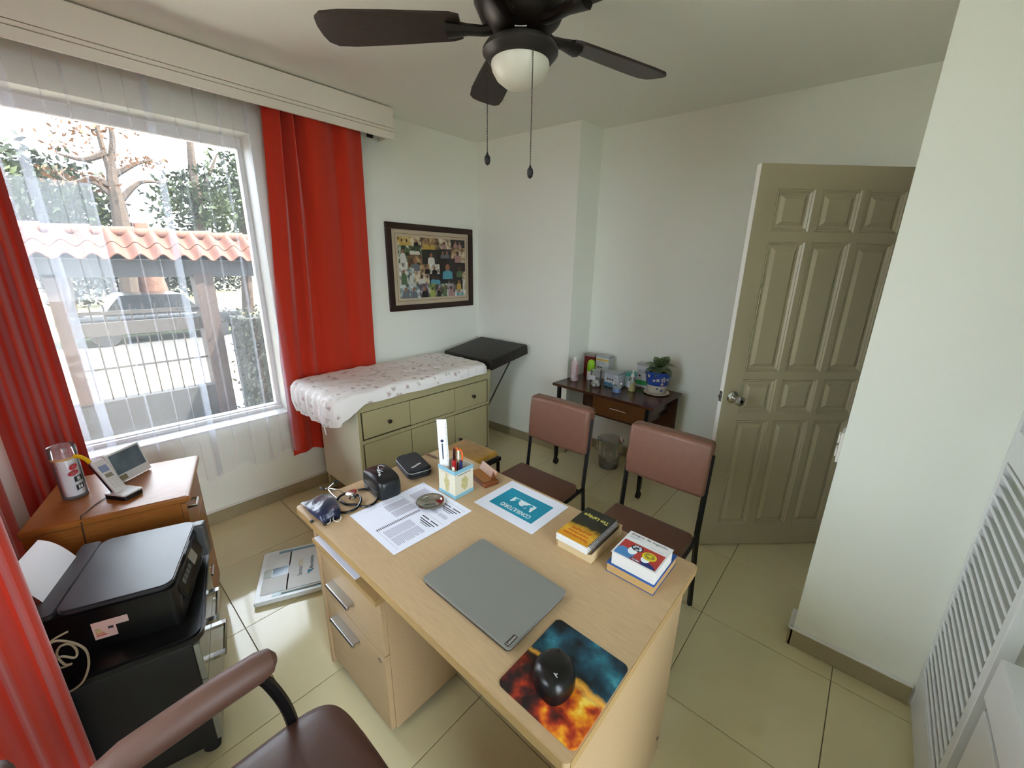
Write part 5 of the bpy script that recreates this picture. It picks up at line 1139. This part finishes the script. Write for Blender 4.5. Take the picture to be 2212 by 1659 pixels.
obj('rating_arrow', bm_box(pw+0.0006, pw+0.0009, -0.012, 0.0, 0.062, 0.070), m_ink, stk)
def sheetf(u, v):
    x = -0.105+0.21*u; t = v
    return (x, -pd+0.015-0.055*t-0.02*t*t, phh-0.012+0.10*math.sin(t*1.35)*1.0)
psh = tag(obj('loaded_paper', xf(bm_grid(sheetf, 6, 14), TR(1.200, 0.0, sh_+0.0006) @ RZ(-21)), M('paper_plain', '#e2e2e6', 0.6), None, True), 'blank white paper curving out of the back of the printer', 'paper')
# coiled beige cable at the back of the stand
sn = Vector((math.cos(R(-14.7)), math.sin(R(-14.7)), 0)); sp0 = Vector((1.226, -0.005, 0))+sn*(sw_+0.012)
def side(cx, cy, off=0.0): return atpl(60+cx/4.148, 1100+cy/4.148, sn, sp0+sn*off)
cpts = [(360, 1095), (240, 1160), (180, 1215), (260, 1180), (400, 1195), (510, 1250), (545, 1340), (535, 1450), (480, 1560), (360, 1640), (260, 1620), (200, 1500), (210, 1380), (300, 1320), (420, 1330), (440, 1270), (380, 1210), (290, 1230), (260, 1310), (330, 1390), (390, 1385), (300, 1420), (250, 1400)]
cab = tag(obj('power_cable', bm_tube(smooth_path([side(x, y, 0.004*(k % 3)) for k, (x, y) in enumerate(cpts)], 5), 0.0028, 6), M('beige_cable', '#8a7860', 0.6), None, True), 'coiled beige cable hanging at the side of the printer pedestal', 'cable')

# ================================================================== DESK CHAIR
OC = thing('desk_chair', 'dark brown vinyl desk chair with padded arms in front of the desk drawers', 'chair', (2.18, 0.068, 0.012))
def seatf(u, v):
    a = u*2*PI; n_ = 6.0
    cx = abs(math.cos(a))**(2/n_)*math.copysign(1, math.cos(a)); sy = abs(math.sin(a))**(2/n_)*math.copysign(1, math.sin(a))
    zz = [(0.385, 0.90), (0.39, 0.97), (0.41, 1.0), (0.435, 0.995), (0.452, 0.97), (0.462, 0.90), (0.468, 0.72), (0.472, 0.4), (0.473, 0.0)]
    k = min(7, int(v*8)); t = v*8-k
    return (0.255*cx*(zz[k][1]*(1-t)+zz[k+1][1]*t), 0.245*sy*(zz[k][1]*(1-t)+zz[k+1][1]*t), zz[k][0]*(1-t)+zz[k+1][0]*t)
obj('seat', bm_join(bm_grid(seatf, 56, 16, True), bm_flat([(0.2, 0.2), (-0.2, 0.2), (-0.2, -0.2), (0.2, -0.2)], 0.386)), m_leatherd, OC, True)
obj('seat_seam', bm_tube([(0.252*abs(math.cos(a))**(2/4.5)*math.copysign(1, math.cos(a)), 0.242*abs(math.sin(a))**(2/4.5)*math.copysign(1, math.sin(a)), 0.436) for a in [k*2*PI/56+0.01 for k in range(56)]], 0.003, 6, True), m_leatherd, OC, True)
for sx in (-1, 1):
    ap = obj('arm_pad', bm_tube([(sx*0.275, -0.20, 0.615), (sx*0.275, -0.15, 0.632), (sx*0.272, 0.0, 0.648), (sx*0.270, 0.09, 0.652), (sx*0.270, 0.115, 0.652), (sx*0.270, 0.126, 0.650)], [0.030, 0.034, 0.036, 0.035, 0.028, 0.012], 14), M('arm_vinyl', '#5c4034', 0.5, bump=(260, 0.25, 0.001)), OC, True)
    obj('arm_post', bm_tube(smooth_path([(sx*0.272, 0.075, 0.632), (sx*0.268, 0.098, 0.60), (sx*0.255, 0.125, 0.50), (sx*0.235, 0.13, 0.40), (sx*0.15, 0.10, 0.375)]), 0.014, 8), m_blackmet, OC, True)
    obj('arm_post', bm_tube(smooth_path([(sx*0.275, -0.17, 0.60), (sx*0.265, -0.18, 0.48), (sx*0.20, -0.16, 0.38)]), 0.014, 8), m_blackmet, OC, True)
obj('seat_plate', bm_box(-0.12, 0.12, -0.12, 0.12, 0.36, 0.386), m_blackm, OC)
obj('gas_column', bm_lathe([(0.035, 0.09), (0.035, 0.2), (0.022, 0.21), (0.022, 0.36)], 16), m_blackmet, OC, True)
obj('backrest', xf(bm_box(-0.20, 0.20, -0.03, 0.03, 0.0, 0.30, 0.025, 3), TR(0, -0.245, 0.56) @ RX(6)), m_leatherd, OC, True)
obj('back_bar', bm_tube([(0, -0.10, 0.37), (0, -0.25, 0.40), (0, -0.272, 0.6)], 0.018, 8), m_blackmet, OC, True)
arm0 = None
for k in range(5):
    if arm0 is None:
        arm0 = obj('base_arm', bm_tube([(0.02, 0, 0.10), (0.15, 0, 0.085), (0.235, 0, 0.07)], [0.024, 0.019, 0.014], 8), m_blackm, OC, True)
        obj('caster', xf(bm_tube([(0, -0.014, 0), (0, 0.014, 0)], 0.026, 14), TR(0.235, 0, 0.0265)), m_blackm, arm0, True)
        arm0.rotation_euler = (0, 0, R(18))
    else:
        c = copy_tree(arm0, OC); c.rotation_euler = (0, 0, R(18+72*k))

# ================================================================== BATHROOM SCALE ON THE FLOOR
BS = thing('bathroom_scale', 'flat white and glass bathroom scale with printed card on the floor beside the desk', 'scale', (0.803, 0.577, 0), -25.2)
m_scw = M('scale_white', '#e2e8ea', 0.15); m_scg = M('scale_glass', '#7fa3b0', 0.08); m_card2 = M('scale_card', '#cfd1cd', 0.35, noise=(12, 0.08))
hw, hd = 0.192, 0.155
obj('body', bm_prism(rrect(-hw, hw, -hd, hd, 0.010, 4), 0.006, 0.028, 0.003), m_scw, BS, True)
for a in (-1, 1):
    for b_ in (-1, 1): obj('foot', bm_lathe([(0.016, 0), (0.016, 0.006), (0, 0.006)], 12, (a*0.15, b_*0.12, 0)), m_blackm, BS)
obj('glass_panel', bm_box(-hw+0.018, hw-0.018, -hd+0.075, hd-0.01, 0.028, 0.0288), m_scg, BS)
obj('card', bm_join(bm_prism(rrect(-hw+0.040, hw-0.045, -0.022, hd-0.02, 0.006), 0.0290, 0.0302), bm_box(-hw+0.040, -0.035, -hd+0.022, -0.016, 0.0290, 0.0302), bm_box(0.030, hw-0.045, -hd+0.022, -0.016, 0.0290, 0.0302)), m_card2, BS)
obj('window_glass', bm_box(-0.035, 0.030, -0.095, -0.022, 0.0288, 0.0293), M('scale_display', '#5f7a98', 0.1), BS)
obj('display', bm_box(-0.030, 0.025, -hd+0.020, -0.100, 0.0288, 0.0296), M('scale_lcd', '#8a8f7c', 0.2), BS)
obj('light_rod', bm_tube([(hw-0.030, -0.04, 0.032), (hw-0.030, hd-0.012, 0.032)], 0.0035, 8), m_white, BS, True)
m_tg = M('text_grey', '#5b6a70', 0.6)
obj('lettering', xf(bm_text('Secotex', 0.030, 0.0001, 0.0004, width=0.072), TR(0.030, 0.036, 0.0305) @ RZ(180)), m_tg, BS)
obj('lettering', xf(bm_text('OCAS', 0.028, 0.0001, 0.0002, width=0.052), TR(-0.036, 0.036, 0.0305) @ RZ(180)), M('text_gold', '#c2a94a', 0.6), BS)
obj('lettering', xf(bm_text('Macrodantina', 0.027, 0.0001, 0.0005, width=0.105), TR(-0.022, 0.088, 0.0305) @ RZ(180)), m_tg, BS)
obj('triangle_logo', bm_flat([(0.036, 0.072), (0.036, 0.104), (0.072, 0.072)], 0.0306), M('logo_teal', '#2f86a3', 0.5), BS)

# ================================================================== OUTSIDE THE WINDOW
GZ = -0.70
def strip(name, x0, x1, mat, dz=0.0): return struct(name, bm_box(x1, x0, -30, 40, GZ-0.2, GZ+dz), mat)
strip('ground_yard', -0.24, -6.35, M('yard_concrete', '#bab6aa', 0.9, noise=(2, 0.2)))
struct('ground_unseen', bm_join(bm_box(4.3, 30, -30, 40, GZ-0.2, GZ), bm_box(-0.24, 4.3, -30, NY-0.2, GZ-0.2, GZ)), M('unseen_ground_dark', '#5d5a52', 0.9, noise=(2, 0.2)))  # unseen ground, added dark so less light rises into the room
strip('ground_pavement', -6.35, -8.7, M('sunlit_pavement', '#685f4a', 0.9, noise=(3, 0.25)), 0.0)
strip('ground_road', -8.7, -12.7, M('asphalt', '#262625', 0.9, noise=(3, 0.15)))
strip('ground_verge', -12.7, -15.2, M('verge_grass', '#313b0e', 0.95, noise=(1.5, 0.35)))
strip('ground_lawn', -15.2, -70, M('dry_lawn', '#433b1a', 0.95, noise=(0.6, 0.55), col2='#262c12'))
GX = -4.5
FN = thing('garden_gate_wall', 'garden gate wall with clay tile coping and iron bars seen through the window', 'gate', (GX, 1.0, GZ))
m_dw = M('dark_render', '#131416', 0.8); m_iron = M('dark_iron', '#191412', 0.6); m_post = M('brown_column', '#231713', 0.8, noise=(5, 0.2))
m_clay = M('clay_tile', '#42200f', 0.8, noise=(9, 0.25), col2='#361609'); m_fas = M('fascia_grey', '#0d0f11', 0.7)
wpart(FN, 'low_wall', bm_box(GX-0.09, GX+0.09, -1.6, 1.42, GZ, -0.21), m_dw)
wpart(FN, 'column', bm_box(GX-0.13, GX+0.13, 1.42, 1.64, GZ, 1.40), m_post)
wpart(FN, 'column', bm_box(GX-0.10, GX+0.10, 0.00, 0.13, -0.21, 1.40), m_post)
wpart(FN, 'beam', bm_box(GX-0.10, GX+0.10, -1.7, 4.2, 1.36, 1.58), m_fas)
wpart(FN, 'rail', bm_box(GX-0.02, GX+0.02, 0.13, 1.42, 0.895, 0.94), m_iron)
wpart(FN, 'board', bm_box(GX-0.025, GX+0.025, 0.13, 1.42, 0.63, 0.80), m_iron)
wpart(FN, 'rail', bm_box(GX-0.012, GX+0.012, 0.13, 1.42, 0.195, 0.22), m_iron)
br0 = None
for k in range(10):
    y = 0.19+k*0.126
    if br0 is None: br0 = wpart(FN, 'bar', bm_tube([(GX, y, -0.21), (GX, y, 1.02)], 0.009, 6), m_iron); y00 = y
    else: share(br0, FN, Matrix.Translation((0, y-y00, 0)))
# tiles
PT = 0.218
def tilebm(L=0.34):
    def f(u, v):
        y = (u-0.5)*PT*1.12; z = 0.042*math.sin((u-0.5)*1.12*2*PI+PI/2)
        return (-L*v, y, z + 0.0)
    b = bm_grid(f, 14, 1)
    r_ = bmesh.ops.extrude_face_region(b, geom=b.faces[:]); bmesh.ops.translate(b, verts=[v for v in r_['geom'] if isinstance(v, bmesh.types.BMVert)], vec=(0, 0, -0.014))
    bmesh.ops.recalc_face_normals(b, faces=b.faces[:]); return b
tt = None
slope = math.atan2(0.30, 0.52)
for row in range(2):
    for k in range(-6, 14):
        x = GX+0.26-row*0.27*math.cos(slope); z = 1.615+row*0.27*math.sin(slope)+0.012*row; y = 0.02+k*PT
        mw = Matrix.Translation((x-GX, y-1.0, z-GZ)) @ Matrix.Rotation(slope, 4, 'Y')
        if tt is None: tt = obj('roof_tile', tilebm(), m_clay, FN, True); tt.matrix_local = mw
        else: share(tt, FN, mw)
rc = None
for k in range(-3, 10):
    mw = Matrix.Translation((-0.30, -1.0+0.1+k*0.42, 1.905-GZ))
    if rc is None: rc = obj('ridge_tile', bm_tube([(0, 0, 0), (0, 0.21, 0.004), (0, 0.44, 0.010)], [0.072, 0.078, 0.086], 12), m_clay, FN, True); rc.matrix_local = mw
    else: share(rc, FN, mw)
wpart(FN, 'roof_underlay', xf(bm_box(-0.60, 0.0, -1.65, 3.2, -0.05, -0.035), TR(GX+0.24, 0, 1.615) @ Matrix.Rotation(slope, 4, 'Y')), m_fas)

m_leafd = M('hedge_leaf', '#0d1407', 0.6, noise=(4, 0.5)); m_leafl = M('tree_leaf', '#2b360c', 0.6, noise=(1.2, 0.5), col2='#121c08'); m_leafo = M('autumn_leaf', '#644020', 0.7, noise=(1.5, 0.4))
m_bark = M('bark', '#342920', 0.9, noise=(6, 0.4), bump=(20, 0.5, 0.02))
def leaf_cloud(blobs, n, size, seed):
    rnd = random.Random(seed); verts = []; faces = []
    wts = [b_[3]**2 for b_ in blobs]
    for _ in range(n):
        b_ = rnd.choices(blobs, wts)[0]; d = Vector((rnd.gauss(0, 1), rnd.gauss(0, 1), rnd.gauss(0, 1))).normalized()*b_[3]*rnd.uniform(0.35, 1.0)
        c = Vector(b_[:3])+Vector((d.x, d.y, d.z*(b_[4] if len(b_) > 4 else 1.0)))
        a = Vector((rnd.gauss(0, 1), rnd.gauss(0, 1), rnd.gauss(0, 1))).normalized(); e = a.orthogonal().normalized(); s = size*rnd.uniform(0.6, 1.3); i = len(verts)
        verts += [c-a*s, c+e*s*0.5, c+a*s, c-e*s*0.5]; faces.append((i, i+1, i+2, i+3))
    me = bpy.data.meshes.new('foliage'); me.from_pydata([tuple(v) for v in verts], [], faces)
    bm = bmesh.new(); bm.from_mesh(me); bpy.data.meshes.remove(me); return bm
HG = thing('garden_hedge', 'dark leafy clipped hedge beside the brown gate column', 'hedge', (-4.0, 2.6, GZ))
rnd = random.Random(3); vv = []; ff = []
for _ in range(5200):
    c = Vector((rnd.choice((rnd.uniform(-0.35, 0.35), 0.33)), rnd.uniform(-0.95, 1.3), rnd.uniform(0.0, 1.62)))+Vector((rnd.uniform(-.05, .05),)*3)
    a = Vector((rnd.gauss(0, 1), rnd.gauss(0, 1), rnd.gauss(0, 1))).normalized(); e = a.orthogonal().normalized(); s = rnd.uniform(0.02, 0.045); i = len(vv)
    vv += [tuple(c-a*s), tuple(c+e*s*.55), tuple(c+a*s), tuple(c-e*s*.55)]; ff.append((i, i+1, i+2, i+3))
me = bpy.data.meshes.new('foliage'); me.from_pydata(vv, [], ff); bmh = bmesh.new(); bmh.from_mesh(me)
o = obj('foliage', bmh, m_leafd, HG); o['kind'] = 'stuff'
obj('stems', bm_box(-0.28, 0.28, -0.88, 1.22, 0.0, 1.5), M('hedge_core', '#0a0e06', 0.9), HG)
def tree(name, label, base, trunk, branches, blobs, n, size, mat, seed, r0=0.18):
    t = thing(name, label, 'tree', base, 0, 'trees beyond the gate')
    P = [Vector(p) for p in trunk]; k = len(P)
    obj('trunk', bm_tube(smooth_path(P, 4), [r0*(1-0.6*i/(4*(k-1))) for i in range(4*(k-1)+1)], 8), m_bark, t, True)
    for br in branches:
        q = smooth_path([Vector(p) for p in br], 4); obj('branch', bm_tube(q, [r0*0.42*(1-0.8*i/(len(q)-1)) for i in range(len(q))], 6), m_bark, t, True)
    if n:
        f = obj('foliage', leaf_cloud(blobs, n, size, seed), mat, t); f['kind'] = 'stuff'
    return t
def gp(px, py, x): return atpl(px, py, (1, 0, 0), (x, 0, 0))
# bare forked tree in the middle of the view
X = -15.5; b0 = gp(262, 600, X); b0.z = GZ
def rel(px, py, dx=0): return gp(px, py, X+dx)-b0
tree('bare_tree', 'tall forked tree with sparse reddish leaves beyond the gate', b0, [(0, 0, 0), rel(262, 480), rel(245, 400), rel(240, 350)],
     [[rel(242, 385), rel(222, 320), rel(205, 265), rel(190, 230)], [rel(240, 355), rel(243, 300), rel(238, 265), rel(250, 230)], [rel(235, 400), rel(200, 385), rel(150, 395), rel(115, 360)], [rel(243, 380), rel(290, 355), rel(330, 345)],
      [rel(250, 430), rel(205, 395), rel(165, 400)], [rel(228, 330), rel(180, 345), rel(120, 330)], [rel(255, 440), rel(300, 395), rel(350, 395)]],
     [(*rel(190, 260), 1.0, 0.5), (*rel(240, 265), 0.9, 0.5), (*rel(150, 300), 0.9, 0.5), (*rel(170, 385), 1.1, 0.3), (*rel(300, 350), 0.9, 0.3)], 420, 0.08, m_leafo, 5, 0.26)
X = -17.0; b1 = gp(425, 610, X); b1.z = GZ
def rel(px, py, dx=0): return gp(px, py, X+dx)-b1
tree('straight_tree', 'slim straight trunk tree with low green growth beyond the gate', b1, [(0, 0, 0), rel(430, 480), rel(420, 400), rel(410, 305)],
     [[rel(425, 430), rel(450, 380), rel(470, 330)], [rel(425, 440), rel(395, 400), rel(375, 370)]],
     [(*rel(395, 460), 1.3), (*rel(440, 440), 1.2), (*rel(470, 470), 1.2), (*rel(380, 420), 0.8), (*rel(450, 400), 0.8)], 1500, 0.12, m_leafl, 6, 0.26)
X = -19.0; b2 = gp(525, 600, X); b2.z = GZ
def rel(px, py, dx=0): return gp(px, py, X+dx)-b2
tree('leafy_tree', 'sunlit yellow green leafy tree close to the window jamb', b2, [(0, 0, 0), rel(527, 500), rel(530, 420)],
     [[rel(528, 450), rel(545, 400), rel(560, 360)]],
     [(*rel(535, 400), 1.9), (*rel(545, 350), 1.6), (*rel(515, 450), 1.6), (*rel(560, 450), 2.0), (*rel(600, 420), 2.4)], 3200, 0.13, m_leafl, 7, 0.26)
X = -18.0; b3 = gp(120, 610, X); b3.z = GZ
def rel(px, py, dx=0): return gp(px, py, X+dx)-b3
tree('bushy_tree', 'dark green bushy tree beside the red curtain beyond the gate', b3, [(0, 0, 0), rel(122, 520), rel(125, 440)],
     [[rel(123, 470), rel(90, 430), rel(60, 410)], [rel(124, 470), rel(160, 430), rel(190, 420)]],
     [(*rel(120, 420), 1.5), (*rel(80, 440), 1.7), (*rel(160, 450), 1.5), (*rel(40, 410), 1.7), (*rel(195, 470), 1.1), (*rel(110, 480), 1.8), (*rel(0, 440), 2.0)], 4200, 0.13, m_leafl, 8, 0.3)
# low shrubs far behind
for q, (px, py, rx, lab) in enumerate(((230, 560, 2.6, 'dark shrub under the forked tree'), (330, 540, 3.0, 'dark shrub beside the reddish tree trunk'), (430, 520, 2.6, 'dark shrub under the straight tree'), (150, 540, 2.8, 'dark shrub in front of the bushy tree'))):
    p = gp(px, py, -26.0 - 4.5*q); p.z = GZ
    s_ = thing('shrub', lab+' beyond the gate', 'shrub', p, 0, 'shrubs beyond the gate')
    f = obj('foliage', leaf_cloud([(0, 0, 1.2, rx*0.6), (0, 1.5, 1.0, rx*0.5), (0, -1.5, 1.1, rx*0.5), (0, 0.3, 2.0, rx*0.5)], 1100, 0.16, 20+q), m_leafd, s_); f['kind'] = 'stuff'
    obj('stem', bm_tube([(0, 0, 0), (0, 0, 1.4)], 0.1, 6), m_bark, s_)
X = -16.0; p = gp(338, 640, X); p.z = GZ
tk = thing('thick_tree', 'thick reddish sunlit tree trunk beyond the gate', 'tree', p, 0, 'trees beyond the gate')
obj('trunk', bm_tube([(0, 0, 0), (0, -0.05, 1.0), (0, -0.15, 2.0), (0, -0.2, 3.4)], [0.55, 0.45, 0.42, 0.4], 10), M('reddish_bark', '#4d3123', 0.9, noise=(5, 0.5), bump=(14, 0.6, 0.03)), tk, True)
# parked car beyond the road
p = gp(345, 705, -13.3); p.z = GZ
PC = thing('parked_car', 'dark grey parked car beyond the road seen through the gate bars', 'car', p, 90)
m_car = M('car_paint', '#141619', 0.25, metal=0.3)
obj('body', bm_box(-2.0, 2.0, -0.85, 0.85, 0.25, 0.80, 0.12, 3), m_car, PC, True)
obj('cabin', bm_prism([(-1.2, 0), (1.0, 0), (0.55, 0.52), (-0.8, 0.52)], -0.74, 0.74, 0.0) if False else xf(bm_prism([(-1.2, 0), (1.0, 0), (0.55, 0.52), (-0.8, 0.52)], -0.74, 0.74), TR(0, 0, 0.80) @ RX(90)), M('car_glass', '#101417', 0.2), PC)
for a in (-1.25, 1.25):
    for b_ in (-0.82, 0.82): obj('wheel', xf(bm_tube([(0, -0.1, 0), (0, 0.1, 0)], 0.31, 18), TR(a, b_, 0.31)), m_blackm, PC, True)
